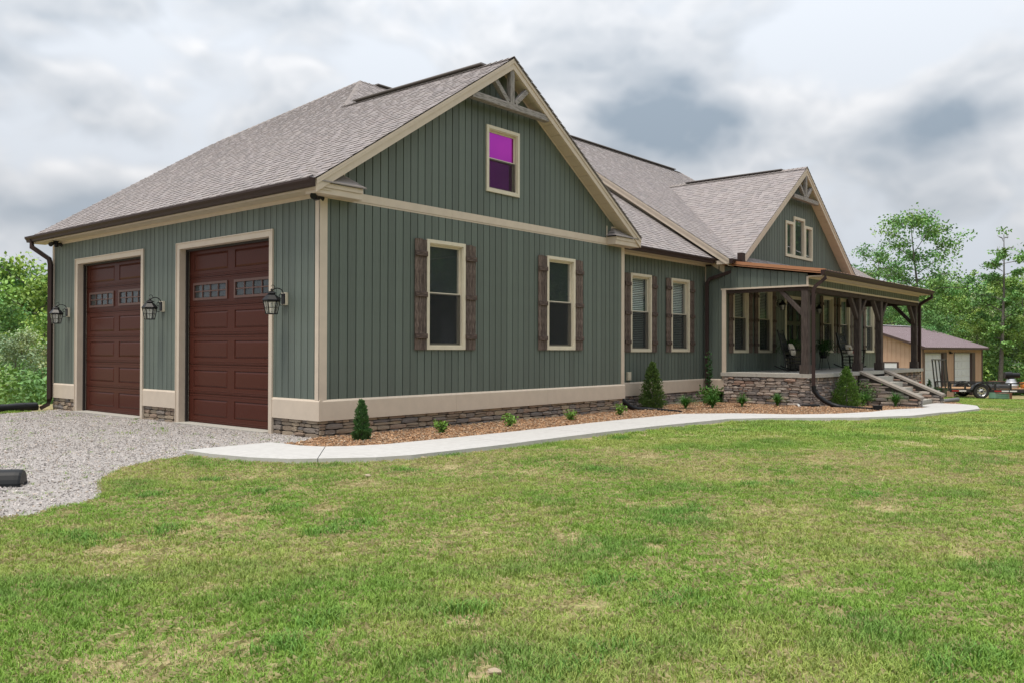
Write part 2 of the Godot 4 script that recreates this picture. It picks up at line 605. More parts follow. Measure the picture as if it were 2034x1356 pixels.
# vertical boards on the plane through o with axes u and up, facing n; each board a piece of its own
func clad(called: String, o: Vector3, u: Vector3, n: Vector3, outer: PackedVector2Array, holes: Array, start := 0.0, pitch := BOARD) -> Node3D:
	var wall := group_part(called, house)
	var lo := 1e9
	var hi := -1e9
	var bot := 1e9
	var top := -1e9
	for p in outer:
		lo = minf(lo, p.x); hi = maxf(hi, p.x); bot = minf(bot, p.y); top = maxf(top, p.y)
	# sheathing behind
	var core := MB.new()
	for q in outer_bridges(lo, hi, bot, top, outer, holes):
		var idx := Geometry2D.triangulate_polygon(q)
		for k in range(0, idx.size(), 3):
			core.tri(o + u * q[idx[k]].x + Vector3.UP * q[idx[k]].y - n * 0.03, o + u * q[idx[k + 1]].x + Vector3.UP * q[idx[k + 1]].y - n * 0.03, o + u * q[idx[k + 2]].x + Vector3.UP * q[idx[k + 2]].y - n * 0.03, n)
	part("sheathing", core, M.roof_deck, wall)
	var k0 := floori((lo - start) / pitch)
	var k1 := ceili((hi - start) / pitch)
	for k in range(k0, k1):
		var a := start + k * pitch
		var prof := [[0.0, 0.0], [0.003, 0.020], [0.036, 0.0195], [0.040, 0.0165], [pitch - 0.016, 0.0185], [pitch - 0.0135, 0.0], [pitch, 0.0]]
		var wob := R.randf_range(-0.0012, 0.0012)
		for comp in cut(rect(a, bot - 0.01, pitch, top - bot + 0.02), outer, holes):
			board(wall, comp, prof, a, wob, bot, top, o, u, n)
	return wall


func board(wall: Node3D, comp: PackedVector2Array, prof: Array, a: float, wob: float, bot: float, top: float, o: Vector3, u: Vector3, n: Vector3) -> void:
		var mb := MB.new()
		for j in prof.size() - 1:
			var ua: float = a + prof[j][0]
			var ub: float = a + prof[j + 1][0]
			var ha: float = prof[j][1] + (wob if prof[j][1] > 0.0 else 0.0)
			var hb: float = prof[j + 1][1] + (wob if prof[j + 1][1] > 0.0 else 0.0)
			for q in Geometry2D.intersect_polygons(rect(ua, bot - 0.01, ub - ua, top - bot + 0.02), comp):
				var idx := Geometry2D.triangulate_polygon(q)
				for i in range(0, idx.size(), 3):
					var pts := []
					for e in 3:
						var g: Vector2 = q[idx[i + e]]
						pts.append(o + u * g.x + Vector3.UP * g.y + n * lerpf(ha, hb, clampf((g.x - ua) / (ub - ua), 0.0, 1.0)))
					mb.tri(pts[0], pts[1], pts[2], n)
		if mb.v.size() > 2:
			part("siding_board", mb, M["siding%d" % R.randi_range(0, 3)], wall)


# the sheathing of a wall with several openings is cut into upright strips, so that no polygon has a hole in it
func outer_bridges(lo: float, hi: float, bot: float, top: float, outer: PackedVector2Array, holes: Array) -> Array:
	var xs := [lo, hi]
	for h in holes:
		xs.append(h[0].x)
		xs.append(h[1].x)
	xs.sort()
	var out := []
	for k in xs.size() - 1:
		if xs[k + 1] - xs[k] > 0.002:
			out.append_array(cut(rect(xs[k], bot - 0.01, xs[k + 1] - xs[k], top - bot + 0.02), outer, holes))
	return out


func frame_of(u: Vector3, n: Vector3, at: Vector3) -> Transform3D:
	return Transform3D(Basis(u, Vector3.UP, n), at)


# a double-hung window: at is the lower left corner of its casing on the wall, in the wall's plane
func window(u: Vector3, n: Vector3, at: Vector3, w: float, h: float, blind := false, top_mat: Material = null, low_mat: Material = null) -> Node3D:
	var win := group_part("window", house, frame_of(u, n, at))
	var key := "w%.2f_%.2f" % [w, h]
	var c := 0.062
	var iw := w - 2 * c
	var ih := h - 2 * c
	var mid := h * 0.515
	if not cache.has(key):
		var f := MB.new()
		f.box(Vector3(0, 0, 0.002), Vector3(c, h, 0.04))
		f.box(Vector3(w - c, 0, 0.002), Vector3(w, h, 0.04))
		f.box(Vector3(c, 0, 0.002), Vector3(w - c, c, 0.042))
		f.box(Vector3(c, h - c, 0.002), Vector3(w - c, h, 0.042))
		# an inner lip and the jambs behind it
		for b in [[c, c, c + 0.018, h - c], [w - c - 0.018, c, w - c, h - c], [c + 0.018, h - c - 0.018, w - c - 0.018, h - c], [c + 0.018, c, w - c - 0.018, c + 0.018]]:
			f.box(Vector3(b[0], b[1], -0.11), Vector3(b[2], b[3], 0.022))
		var sash := []
		for lvl in 2:
			var y0 := mid - 0.018 if lvl == 0 else c + 0.018
			var y1 := h - c - 0.018 if lvl == 0 else mid + 0.018
			var z := -0.028 if lvl == 0 else -0.062
			var sb := MB.new()
			var t := 0.032
			var x0 := c + 0.018
			var x1 := w - c - 0.018
			sb.box(Vector3(x0, y0, z - 0.03), Vector3(x0 + t, y1, z))
			sb.box(Vector3(x1 - t, y0, z - 0.03), Vector3(x1, y1, z))
			sb.box(Vector3(x0 + t, y0, z - 0.03), Vector3(x1 - t, y0 + 0.034, z + 0.001))
			sb.box(Vector3(x0 + t, y1 - 0.034, z - 0.03), Vector3(x1 - t, y1, z + 0.001))
			var pb := MB.new()
			pb.quad(Vector3(x0 + t, y0 + 0.034, z - 0.014), Vector3(x1 - t, y0 + 0.034, z - 0.014), Vector3(x1 - t, y1 - 0.034, z - 0.014), Vector3(x0 + t, y1 - 0.034, z - 0.014), Vector3.BACK)
			sash.append([sb.mesh(), pb.mesh()])
		var scr := MB.new()
		scr.quad(Vector3(c + 0.02, c + 0.02, -0.02), Vector3(w - c - 0.02, c + 0.02, -0.02), Vector3(w - c - 0.02, mid, -0.02), Vector3(c + 0.02, mid, -0.02), Vector3.BACK)
		var bl := MB.new()
		var y := h - c - 0.06
		while y > c + 0.04:
			bl.obox(Transform3D(Basis(Vector3.RIGHT, 0.72), Vector3(w * 0.5, y, -0.155)), Vector3(iw - 0.07, 0.003, 0.05))
			y -= 0.046
		bl.box(Vector3(c + 0.03, h - c - 0.05, -0.19), Vector3(w - c - 0.03, h - c - 0.005, -0.125))
		cache[key] = [f.mesh(), sash, scr.mesh(), bl.mesh()]
	var m: Array = cache[key]
	piece("casing", m[0], M.frame, win)
	piece("sash", m[1][0][0], M.frame, win)
	piece("pane", m[1][0][1], top_mat if top_mat else M.glass, win)
	piece("sash", m[1][1][0], M.frame, win)
	piece("pane", m[1][1][1], low_mat if low_mat else M.glass, win)
	piece("insect_screen", m[2], M.screen, win)
	if blind:
		piece("blind", m[3], M.blind, win)
	return win


func hole_for(at: Vector2, w: float, h: float) -> PackedVector2Array:
	return rect(at.x + 0.03, at.y + 0.03, w - 0.06, h - 0.06)


func shutter(u: Vector3, n: Vector3, at: Vector3, w: float, h: float) -> void:
	var sh := group_part("shutter", house, frame_of(u, n, at))
	var key := "s%.2f" % w
	if not cache.has(key):
		var pl := []
		for k in 3:
			var mb := MB.new()
			var g := 0.004
			mb.bar(Vector3(w / 3 * (k + 0.5), 0.0, 0.028), Vector3(w / 3 * (k + 0.5), h + [0.0, 0.008, -0.006][k], 0.028), 0.022, w / 3 - g, Vector3.RIGHT, 0.003)
			pl.append(mb.mesh())
		var bt := MB.new()
		bt.bar(Vector3(-0.006, 0, 0.052), Vector3(w + 0.006, 0, 0.052), 0.026, 0.088, Vector3.UP, 0.004)
		cache[key] = [pl, bt.mesh()]
	for k in 3:
		piece("plank", cache[key][0][k], M["barn%d" % R.randi_range(0, 2)], sh)
	for f in [0.125, 0.495, 0.865]:
		piece("batten", cache[key][1], M.barn_flat, sh, Transform3D(Basis(), Vector3(0, h * f + R.randf_range(-0.01, 0.01), 0)))


# courses of laminated shingles over a sloping face; plan gives its corners as (x, z)
func shingles(parent: Node, o: Vector3, u: Vector3, up: Vector3, plan: Array, course := 0.143) -> void:
	up = up.normalized()
	u = u.normalized()
	var n := u.cross(up).normalized()
	var poly := PackedVector2Array()
	for p in plan:
		# height of the plane over (x, z)
		var q := Vector3(p.x, 0, p.y)
		var y := (n.dot(o) - n.x * q.x - n.z * q.z) / n.y
		var g := Vector3(q.x, y, q.z) - o
		poly.append(Vector2(g.dot(u), g.dot(up)))
	if Geometry2D.is_polygon_clockwise(poly):
		poly.reverse()
	var lo := Vector2(1e9, 1e9)
	var hi := -lo
	for p in poly:
		lo = lo.min(p)
		hi = hi.max(p)
	var deck := MB.new()
	var idx := Geometry2D.triangulate_polygon(poly)
	for k in range(0, idx.size(), 3):
		var a := []
		for e in 3:
			a.append(o + u * poly[idx[k + e]].x + up * poly[idx[k + e]].y)
		deck.tri(a[0], a[1], a[2], n)
		deck.tri(a[0] - n * 0.05, a[1] - n * 0.05, a[2] - n * 0.05, -n)
	part("roof_deck", deck, M.roof_deck, parent)
	var mb := MB.new()
	mb.tinted = true
	var tones := [Vector3(0.281, 0.254, 0.255), Vector3(0.304, 0.275, 0.276), Vector3(0.267, 0.244, 0.246), Vector3(0.317, 0.287, 0.285), Vector3(0.293, 0.261, 0.258)]
	var row := 0
	var b := lo.y
	while b < hi.y:
		var a := lo.x - R.randf() * 0.3
		var thick := false
		while a < hi.x:
			var w := R.randf_range(0.11, 0.3)
			thick = not thick
			var hb := 0.016 if thick else 0.009
			var drop := 0.0 if thick else 0.006
			var tab := rect(a, b + drop, w - 0.002, course + 0.012 - drop)
			var t: Vector3 = tones[R.randi_range(0, 4)] * R.randf_range(0.96, 1.04)
			mb.col = Color(t.x, t.y, t.z)
			var whole := true
			for e in 4:
				if not Geometry2D.is_point_in_polygon(tab[e], poly):
					whole = false
			var bits: Array = [tab] if whole else Geometry2D.intersect_polygons(tab, poly)
			for q in bits:
				var ix := Geometry2D.triangulate_polygon(q)
				for k in range(0, ix.size(), 3):
					var pts := []
					for e in 3:
						var g: Vector2 = q[ix[k + e]]
						pts.append(o + u * g.x + up * g.y + n * lerpf(hb, 0.003, clampf((g.y - b) / course, 0.0, 1.0)))
					mb.tri(pts[0], pts[1], pts[2], n)
				# the butt edge
				for k in q.size():
					var g: Vector2 = q[k]
					var g2: Vector2 = q[(k + 1) % q.size()]
					if absf(g.y - (b + drop)) < 0.002 and absf(g2.y - (b + drop)) < 0.002:
						var p0 := o + u * g.x + up * g.y
						var p1 := o + u * g2.x + up * g2.y
						mb.quad(p0, p1, p1 + n * hb, p0 + n * hb, -up)
			a += w
		b += course
		row += 1
	stuff(part("shingles", mb, M.shingle, parent))


func ridge_cap(parent: Node, a: Vector3, b: Vector3, up: Vector3, w := 0.15, h := 0.02, tone := Vector3(0.27, 0.24, 0.23)) -> void:
	var mb := MB.new()
	mb.tinted = true
	var d := (b - a).normalized()
	var sd := d.cross(up).normalized()
	var total := (b - a).length()
	var t := 0.0
	while t < total:
		var f := R.randf_range(0.9, 1.1)
		mb.col = Color(tone.x * f, tone.y * f, tone.z * f)
		var e := minf(t + 0.15, total)
		var p := a + d * t + up * (h + 0.012)
		var q := a + d * e + up * h
		for k in [-1, 1]:
			mb.quad(p, q, q + sd * w * k - up * w * 0.62, p + sd * w * k - up * w * 0.62, up)
		t += 0.15
	stuff(part("ridge_cap", mb, M.shingle, parent))


func rake_board(a: Vector2, b: Vector2, drop: float, z0: float, z1: float, level_end := true) -> void:
	# a board under the roof edge from a (eave) to b (peak), seen in the plane z; its foot is cut level
	var mb := MB.new()
	var f := Vector2(a.x, a.y - drop)
	mb.prism(PackedVector2Array([a, b, Vector2(b.x, b.y - drop), f]), Vector3.ZERO, Vector3.RIGHT, Vector3.UP, Vector3.BACK, z0, z1)
	# upper strip, proud of the board
	mb.prism(PackedVector2Array([a, b, b - Vector2(0, drop * 0.42), a - Vector2(0, drop * 0.42)]), Vector3.ZERO, Vector3.RIGHT, Vector3.UP, Vector3.BACK, z1, z1 + 0.014)
	part("rake_board", mb, M.trim, house)


func rake_soffit(a: Vector2, b: Vector2, drop: float, z0: float, z1: float) -> void:
	var d := (b - a)
	var total := d.length()
	d /= total
	var t := 0.0
	while t < total - 0.02:
		var e := minf(t + 0.305, total)
		var p := a + d * (t + 0.004)
		var q := a + d * (e - 0.004)
		var mb := MB.new()
		var nn := Vector2(-d.y, d.x)
		mb.prism(PackedVector2Array([Vector2(p.x, p.y - drop), Vector2(q.x, q.y - drop), Vector2(q.x, q.y - drop) + nn * 0.015, Vector2(p.x, p.y - drop) + nn * 0.015]), Vector3.ZERO, Vector3.RIGHT, Vector3.UP, Vector3.BACK, z0, z1)
		part("soffit_panel", mb, M.soffit, house)
		t = e


func gutter(a: Vector3, b: Vector3, out: Vector3) -> void:
	var mb := MB.new()
	var d := (b - a).normalized()
	var prof := PackedVector2Array([Vector2(0, 0), Vector2(0, -0.13), Vector2(0.075, -0.13), Vector2(0.085, -0.085), Vector2(0.122, -0.04), Vector2(0.122, -0.004), Vector2(0.105, -0.004), Vector2(0.1, -0.035), Vector2(0.07, -0.08), Vector2(0.062, -0.118), Vector2(0.012, -0.118), Vector2(0.012, 0)])
	mb.prism(prof, a, out, Vector3.UP, d, 0.0, (b - a).length())
	# end plates
	for e in [[a, -d], [b, d]]:
		mb.prism(PackedVector2Array([Vector2(0, 0), Vector2(0, -0.13), Vector2(0.075, -0.13), Vector2(0.085, -0.085), Vector2(0.122, -0.04), Vector2(0.122, 0)]), e[0], out, Vector3.UP, e[1], 0.0, 0.006)
	part("gutter", mb, M.gutter, house)


func downspout(pts: Array, called := "downspout") -> void:
	var mb := MB.new()
	var p := PackedVector3Array(pts)
	mb.tube(p, PackedFloat32Array([0.062]), 4, true, PI / 4, true)
	# straps
	part(called, mb, M.gutter, house)


func skirt(called: String, a: Vector3, b: Vector3, n: Vector3, splits: Array) -> void:
	# tan boards round the foot of the wall, with a sloping top strip
	var d := (b - a).normalized()
	var total := (b - a).length()
	var cuts := [0.0] + splits + [total]
	for k in cuts.size() - 1:
		var mb := MB.new()
		var prof := PackedVector2Array([Vector2(-0.03, YK), Vector2(0.042, YK), Vector2(0.042, YS - 0.028), Vector2(0.022, YS + 0.004), Vector2(-0.03, YS + 0.004)])
		mb.prism(prof, a, n, Vector3.UP, d, cuts[k] + (0.0015 if k else 0.0), cuts[k + 1] - (0.0015 if k < cuts.size() - 2 else 0.0))
		part(called, mb, M.trim, house)


var stone_mesh := []
var stone_count := 0


func make_stones() -> void:
	for k in 10:
		var mb := MB.new()
		# unit stone: x and y in 0..1, z is how far it stands out
		var ring := []
		var face := []
		var m := 10
		for j in m:
			var a := TAU * j / m
			var q := Vector2(cos(a), sin(a))
			var sc := 0.5 / maxf(absf(q.x), absf(q.y))
			q *= sc
			q.x *= R.randf_range(0.93, 1.0)
			q.y *= R.randf_range(0.9, 1.0)
			ring.append(Vector3(q.x, q.y, 0.0))
			face.append(Vector3(q.x * R.randf_range(0.92, 0.98), q.y * R.randf_range(0.82, 0.94), R.randf_range(0.78, 1.0)))
		var mid := Vector3(R.randf_range(-0.2, 0.2), R.randf_range(-0.15, 0.15), R.randf_range(0.85, 1.1))
		for j in m:
			var i := (j + 1) % m
			var sidep: Vector3 = (ring[j] + ring[i]) * 0.5
			mb.quad(ring[j], ring[i], ring[i] + Vector3(0, 0, 0.55), ring[j] + Vector3(0, 0, 0.55), Vector3(sidep.x, sidep.y, 0))
			mb.quad(ring[j] + Vector3(0, 0, 0.55), ring[i] + Vector3(0, 0, 0.55), face[i], face[j], Vector3(sidep.x, sidep.y, 1.0))
			mb.tri(face[j], face[i], mid, Vector3.BACK)
		stone_mesh.append(mb.mesh())


# dry-laid ledge stones on a face: under(t) gives the top edge along it
func stone_face(parent: Node, o: Vector3, u: Vector3, n: Vector3, length: float, bottom: float, top: Callable, row_h: float, tone: String, singles: bool, long := 0.3) -> void:
	var back := MB.new()
	var mass := MB.new()
	mass.tinted = true
	var steps := maxi(1, int(length / 0.25))
	for k in steps:
		var t0 := length * k / steps
		var t1 := length * (k + 1) / steps
		back.quad(o + u * t0 + Vector3.UP * bottom - n * 0.004, o + u * t1 + Vector3.UP * bottom - n * 0.004, o + u * t1 + Vector3.UP * float(top.call(t1)) - n * 0.004, o + u * t0 + Vector3.UP * float(top.call(t0)) - n * 0.004, n)
	part("stone_backing", back, M.mortar, parent)
	var y := bottom
	var most := maxf(top.call(0.0), top.call(length))
	while y < most - 0.012:
		var h := row_h * R.randf_range(0.75, 1.3)
		if y + h > most - 0.02:
			h = most - y
		var t := R.randf_range(-0.1, 0.0)
		while t < length - 0.01:
			var w := long * R.randf_range(0.45, 1.35)
			var t0 := maxf(t, 0.0)
			var t1 := minf(t + w, length)
			if length - t1 < 0.07:
				t1 = length
			var lim := minf(top.call(t0), top.call(t1))
			var hh := minf(h, lim - y)
			if hh > 0.018 and t1 - t0 > 0.03:
				var bits := [[y, hh]]
				if hh > row_h * 1.02 and R.randf() < 0.35:
					var f := R.randf_range(0.4, 0.6)
					bits = [[y, hh * f], [y + hh * f, hh * (1.0 - f)]]
				for bt in bits:
					var c: Vector3 = o + u * (t0 + t1) * 0.5 + Vector3.UP * (bt[0] + bt[1] * 0.5)
					var bs := Basis(u * (t1 - t0 - 0.004), Vector3.UP.rotated(n, R.randf_range(-0.015, 0.015)) * (bt[1] - 0.002), n * R.randf_range(0.03, 0.065))
					var kind := R.randi_range(0, 9)
					var tn := [0, 1, 2, 0, 3, 4, 5, 1, 2][R.randi_range(0, 8)] as int
					if singles and stone_count < 300:
						piece("stone", stone_mesh[kind], M["%s%d" % [tone, tn]], parent, Transform3D(bs, c))
						stone_count += 1
					else:
						var col: Color = M["%s%d" % [tone, tn]].albedo_color.srgb_to_linear()
						append_mesh(mass, stone_mesh[kind], Transform3D(bs, c), col)
			t = t1 if t1 < length else length
		y += h
	if mass.v.size():
		stuff(part("stones", mass, M.stone_mass, parent))


func append_mesh(mb: MB, mesh: ArrayMesh, t: Transform3D, col: Color) -> void:
	var arr := mesh.surface_get_arrays(0)
	var vs: PackedVector3Array = arr[Mesh.ARRAY_VERTEX]
	var ns: PackedVector3Array = arr[Mesh.ARRAY_NORMAL]
	var nb := t.basis.inverse().transposed()
	for k in vs.size():
		mb.v.append(t * vs[k])
		mb.n.append((nb * ns[k]).normalized())
		mb.c.append(col)


func garage_door(z0: float, z1: float, y1: float) -> void:
	# local axes: x runs along the wall, y up, z out of the wall (west)
	var w := z1 - z0
	var door := group_part("garage_door", house, Transform3D(Basis(Vector3.BACK, Vector3.UP, Vector3.LEFT), Vector3(0.165, 0.03, z0)))
	var hgt := (y1 - 0.03) / 6.0
	if not cache.has("door"):
		var solid := MB.new()
		door_section(solid, w, hgt, true)
		var glazed := MB.new()
		door_section(glazed, w, hgt, false)
		cache.door = [solid.mesh(), glazed.mesh()]
	for k in 6:
		piece("door_section", cache.door[1 if k == 4 else 0], M.door, door, Transform3D(Basis(), Vector3(0, hgt * k, 0)))
	# the two glazed lights
	for side in 2:
		var x0 := 0.17 + side * (w * 0.5 - 0.06)
		var x1 := x0 + w * 0.5 - 0.28
		var ya := hgt * 4 + 0.11
		var yb := hgt * 5 - 0.10
		var fr := MB.new()
		for b in [[x0, ya, x0 + 0.045, yb], [x1 - 0.045, ya, x1, yb], [x0 + 0.045, ya, x1 - 0.045, ya + 0.045], [x0 + 0.045, yb - 0.045, x1 - 0.045, yb]]:
			fr.box(Vector3(b[0], b[1], -0.01), Vector3(b[2], b[3], 0.02))
		var gx0 := x0 + 0.045
		var gx1 := x1 - 0.045
		var gy0 := ya + 0.045
		var gy1 := yb - 0.045
		for k in range(1, 4):
			var x := lerpf(gx0, gx1, k / 4.0)
			fr.box(Vector3(x - 0.010, gy0, -0.008), Vector3(x + 0.010, gy1, 0.012))
		for k in 4:
			fr.box(Vector3(lerpf(gx0, gx1, k / 4.0) + 0.010, (gy0 + gy1) * 0.5 - 0.010, -0.008), Vector3(lerpf(gx0, gx1, (k + 1) / 4.0) - 0.010, (gy0 + gy1) * 0.5 + 0.010, 0.0115))
		part("window_frame", fr, M.door_frame, door)
		for i in 4:
			for j in 2:
				var pb := MB.new()
				var a0 := lerpf(gx0, gx1, i / 4.0) + 0.008
				var a1 := lerpf(gx0, gx1, (i + 1) / 4.0) - 0.008
				var b0 := lerpf(gy0, gy1, j / 2.0) + 0.006
				var b1 := lerpf(gy0, gy1, (j + 1) / 2.0) - 0.006
				pb.quad(Vector3(a0, b0, -0.004), Vector3(a1, b0, -0.004), Vector3(a1, b1, -0.004), Vector3(a0, b1, -0.004), Vector3.BACK)
				part("window_pane", pb, M.glass, door)
	# rubber seals at the sides and head
	var sl := MB.new()
	sl.box(Vector3(-0.02, 0, 0.03), Vector3(0.035, y1, 0.075))
	sl.box(Vector3(w - 0.035, 0, 0.03), Vector3(w + 0.02, y1, 0.075))
	sl.box(Vector3(0.035, y1 - 0.07, 0.03), Vector3(w - 0.035, y1, 0.07))
	part("door_seal", sl, M.seal, door)


func door_section(mb: MB, w: float, h: float, panels: bool) -> void:
	var g := 0.004
	var xs := [0.0, 0.17, w * 0.5 - 0.11, w * 0.5 + 0.11, w - 0.17, w]
	var ya := 0.115
	var yb := h - 0.10
	# stiles and rails with thin horizontal beads near the joints
	if panels:
		mb.box(Vector3(0, g, -0.05), Vector3(w, h - g, -0.02))
	mb.box(Vector3(xs[0], g, -0.02), Vector3(xs[1], h - g, 0))
	mb.box(Vector3(xs[2], g, -0.02), Vector3(xs[3], h - g, 0))
	mb.box(Vector3(xs[4], g, -0.02), Vector3(xs[5], h - g, 0))
	for k in [1, 3]:
		mb.box(Vector3(xs[k], g, -0.02), Vector3(xs[k + 1], ya, 0))
		mb.box(Vector3(xs[k], yb, -0.02), Vector3(xs[k + 1], h - g, 0))
	for y in [0.028, 0.056, h - 0.03]:
		mb.obox(Transform3D(Basis(Vector3.RIGHT, PI / 4), Vector3(w * 0.5, y, 0.0)), Vector3(w, 0.007, 0.007))
	if not panels:
		return
	for k in [1, 3]:
		var x0: float = xs[k]
		var x1: float = xs[k + 1]
		var o := [Vector3(x0, ya, 0), Vector3(x1, ya, 0), Vector3(x1, yb, 0), Vector3(x0, yb, 0)]
		var m := []
		var i := []
		for q in [Vector2(0.008, 0.0), Vector2(0.042, 0.0)]:
			var ring := [Vector3(x0 + q.x, ya + q.x, 0), Vector3(x1 - q.x, ya + q.x, 0), Vector3(x1 - q.x, yb - q.x, 0), Vector3(x0 + q.x, yb - q.x, 0)]
			for r in ring:
				if m.size() < 4:
					m.append(r + Vector3(0, 0, -0.015))
				else:
					i.append(r + Vector3(0, 0, -0.002))
		for j in 4:
			mb.quad(o[j], o[(j + 1) % 4], m[(j + 1) % 4], m[j], Vector3.BACK)
			mb.quad(m[j], m[(j + 1) % 4], i[(j + 1) % 4], i[j], Vector3.BACK)
		mb.quad(i[0], i[1], i[2], i[3], Vector3.BACK)


func truss(cx: float, y: float, half: float, peak: float, z: float) -> void:
	# weathered bracket under the gable peak: a tie beam, a king post and two struts
	var t := group_part("gable_truss", house)
	var mb := MB.new()
	mb.bar(Vector3(cx - half, y, z), Vector3(cx + half, y, z), 0.13, 0.125, Vector3.UP, 0.008)
	part("tie_beam", mb, M.grey_wood, t)
	mb = MB.new()
	mb.bar(Vector3(cx, y + 0.06, z), Vector3(cx, peak, z), 0.115, 0.12, Vector3.RIGHT, 0.008)
	part("king_post", mb, M.grey_wood_up, t)
	for k in [-1, 1]:
		mb = MB.new()
		mb.bar(Vector3(cx + 0.1 * k, y + 0.08, z), Vector3(cx + half * 0.52 * k, y + half * 0.46, z), 0.1, 0.1, Vector3.BACK, 0.008)
		part("strut", mb, M.grey_wood, t)


const WIN_W := 0.98
const WIN_H := 1.94


func build_house() -> void:
	house = thing("farmhouse", "sage green board-clad farmhouse with double garage, stone footing and covered porch", "house")
	make_stones()
	var X := Vector3.RIGHT
	var Z := Vector3.BACK
	var W := Vector3.LEFT
	# ---- garage front
	clad("garage_front_wall", Vector3.ZERO, X, Z, rect(0, YS, 8.6, YF - YS), [hole_for(Vector2(2.26, 1.39), WIN_W, WIN_H), hole_for(Vector2(5.69, 1.39), WIN_W, WIN_H)], 0.02)
	window(X, Z, Vector3(2.26, 1.39, 0.012), WIN_W, WIN_H)
	window(X, Z, Vector3(5.69, 1.39, 0.012), WIN_W, WIN_H)
	for x in [1.975, 3.245, 5.405, 6.675]:
		shutter(X, Z, Vector3(x, 1.385, 0.012), 0.275, 1.93)
	clad("garage_gable_wall", Vector3.ZERO, X, Z, PackedVector2Array([Vector2(0, 3.9), Vector2(8.6, 3.9), Vector2(8.6, 3.975), Vector2(4.3, 6.80), Vector2(0, 3.975)]), [hole_for(Vector2(3.82, 4.40), 0.97, 1.27)], 0.02)
	window(X, Z, Vector3(3.82, 4.40, 0.012), 0.97, 1.27, false, M.violet_glass, M.violet_glass)
	# frieze band in three lengths, with a drip lip
	for b in [[0.0, 2.9], [2.9, 5.9], [5.9, 8.6]]:
		var fb := MB.new()
		fb.box(Vector3(b[0] + 0.0015, 3.785, 0.0), Vector3(b[1] - 0.0015, 3.918, 0.03))
		fb.box(Vector3(b[0] + 0.0015, YF - 0.004, 0.0), Vector3(b[1] - 0.0015, 3.782, 0.022))
		part("frieze_board", fb, M.trim, house)
	# ---- garage doors wall
	var doors := [hole_for(Vector2(1.22, -0.1), 3.14, 3.47), hole_for(Vector2(5.64, -0.1), 3.14, 3.47)]
	clad("garage_door_wall", Vector3(0, 0, -10), Z, W, rect(0, YS, 10, YF + 0.02 - YS), doors, 0.0)
	for z in [-8.78, -4.36]:
		var fr := MB.new()
		var c := 0.115
		var jamb := MB.new()
		for b in [[z, 0.0, z + c, 3.37], [z + 3.14 - c, 0.0, z + 3.14, 3.37], [z + c, 3.37 - c, z + 3.14 - c, 3.37]]:
			fr.box(Vector3(-0.035, b[1], b[0]), Vector3(0.0, b[3], b[2]))
		# a thin outer lip
		fr.box(Vector3(-0.05, 0.0, z + 3.14 - 0.018), Vector3(-0.035, 3.37, z + 3.14))
		fr.box(Vector3(-0.05, 3.352, z), Vector3(-0.035, 3.37, z + 3.122))
		fr.box(Vector3(-0.05, 0.0, z), Vector3(-0.035, 3.352, z + 0.018))
		part("door_casing", fr, M.trim, house)
		for b in [[z + c - 0.02, 0.0, z + c, 3.37 - c], [z + 3.14 - c, 0.0, z + 3.14 - c + 0.02, 3.37 - c], [z + c - 0.02, 3.37 - c, z + 3.14 - c + 0.02, 3.37 - c + 0.02]]:
			jamb.box(Vector3(0.0, b[1], b[0]), Vector3(0.26, b[3], b[2]))
		part("door_jamb", jamb, M.trim, house)
		var sill := MB.new()
		sill.box(Vector3(-0.14, -0.1, z + c), Vector3(0.3, 0.028, z + 3.14 - c))
		part("door_sill", sill, M.porch_concrete, house)
		garage_door(z + c + 0.005, z + 3.14 - c - 0.005, 3.37 - c)
	# frieze strip and soffit on the door side
	var fz := MB.new()
	fz.box(Vector3(-0.024, YF, -10.0), Vector3(0.0, 3.822, 0.0))
	part("frieze_board", fz, M.trim, house)
	for k in 36:
		var sp := MB.new()
		sp.box(Vector3(-0.30, 3.823, -10.52 + k * 0.3 + 0.002), Vector3(0.0, 3.835, -10.52 + (k + 1) * 0.3 - 0.002))
		part("soffit_panel", sp, M.soffit, house)
	var fa := MB.new()
	fa.box(Vector3(-0.315, 3.815, -10.55), Vector3(-0.295, 3.985, 0.285))
	part("fascia_board", fa, M.trim, house)
	gutter(Vector3(-0.316, 3.975, 0.29), Vector3(-0.316, 3.975, -10.56), W)
	# corner boards
	for b in [[Vector3(-0.03, YS - 0.012, -0.09), Vector3(-0.008, YF, 0.026)], [Vector3(-0.03, YS - 0.012, 0.004), Vector3(0.115, YF, 0.028)], [Vector3(8.5, YS - 0.012, 0.004), Vector3(8.625, YF, 0.028)], [Vector3(-0.03, YS, -10.02), Vector3(-0.004, YF, -9.93)]]:
		var cb := MB.new()
		cb.box(b[0], b[1])
		part("corner_board", cb, M.trim, house)
	# skirt boards
	skirt("skirt_board", Vector3(0, 0, 0.0), Vector3(8.64, 0, 0.0), Z, [3.02, 5.72])
	for b in [[-10.0, -8.78], [-5.64, -4.36], [-1.22, 0.04]]:
		skirt("skirt_board", Vector3(0, 0, b[0]), Vector3(0, 0, b[1]), W, [])
	# stone footing
	var foot := group_part("stone_footing", house)
	var flat := func(_t: float) -> float: return YK
	stone_face(foot, Vector3(0, 0, -0.03), X, Z, 8.6, -0.12, flat, 0.078, "stone", true, 0.30)
	stone_face(foot, Vector3(0.03, 0, -1.22), Z, W, 1.21, -0.12, flat, 0.078, "stone", true, 0.28)
	stone_face(foot, Vector3(0.03, 0, -5.64), Z, W, 1.28, -0.12, flat, 0.08, "stone", true, 0.28)
	stone_face(foot, Vector3(0.03, 0, -10.0), Z, W, 1.22, -0.12, flat, 0.08, "stone", true, 0.28)
	# ---- garage roof
	var roof := group_part("roof", house)
	var pk := Vector3(4.3, 7.0, 0.0)
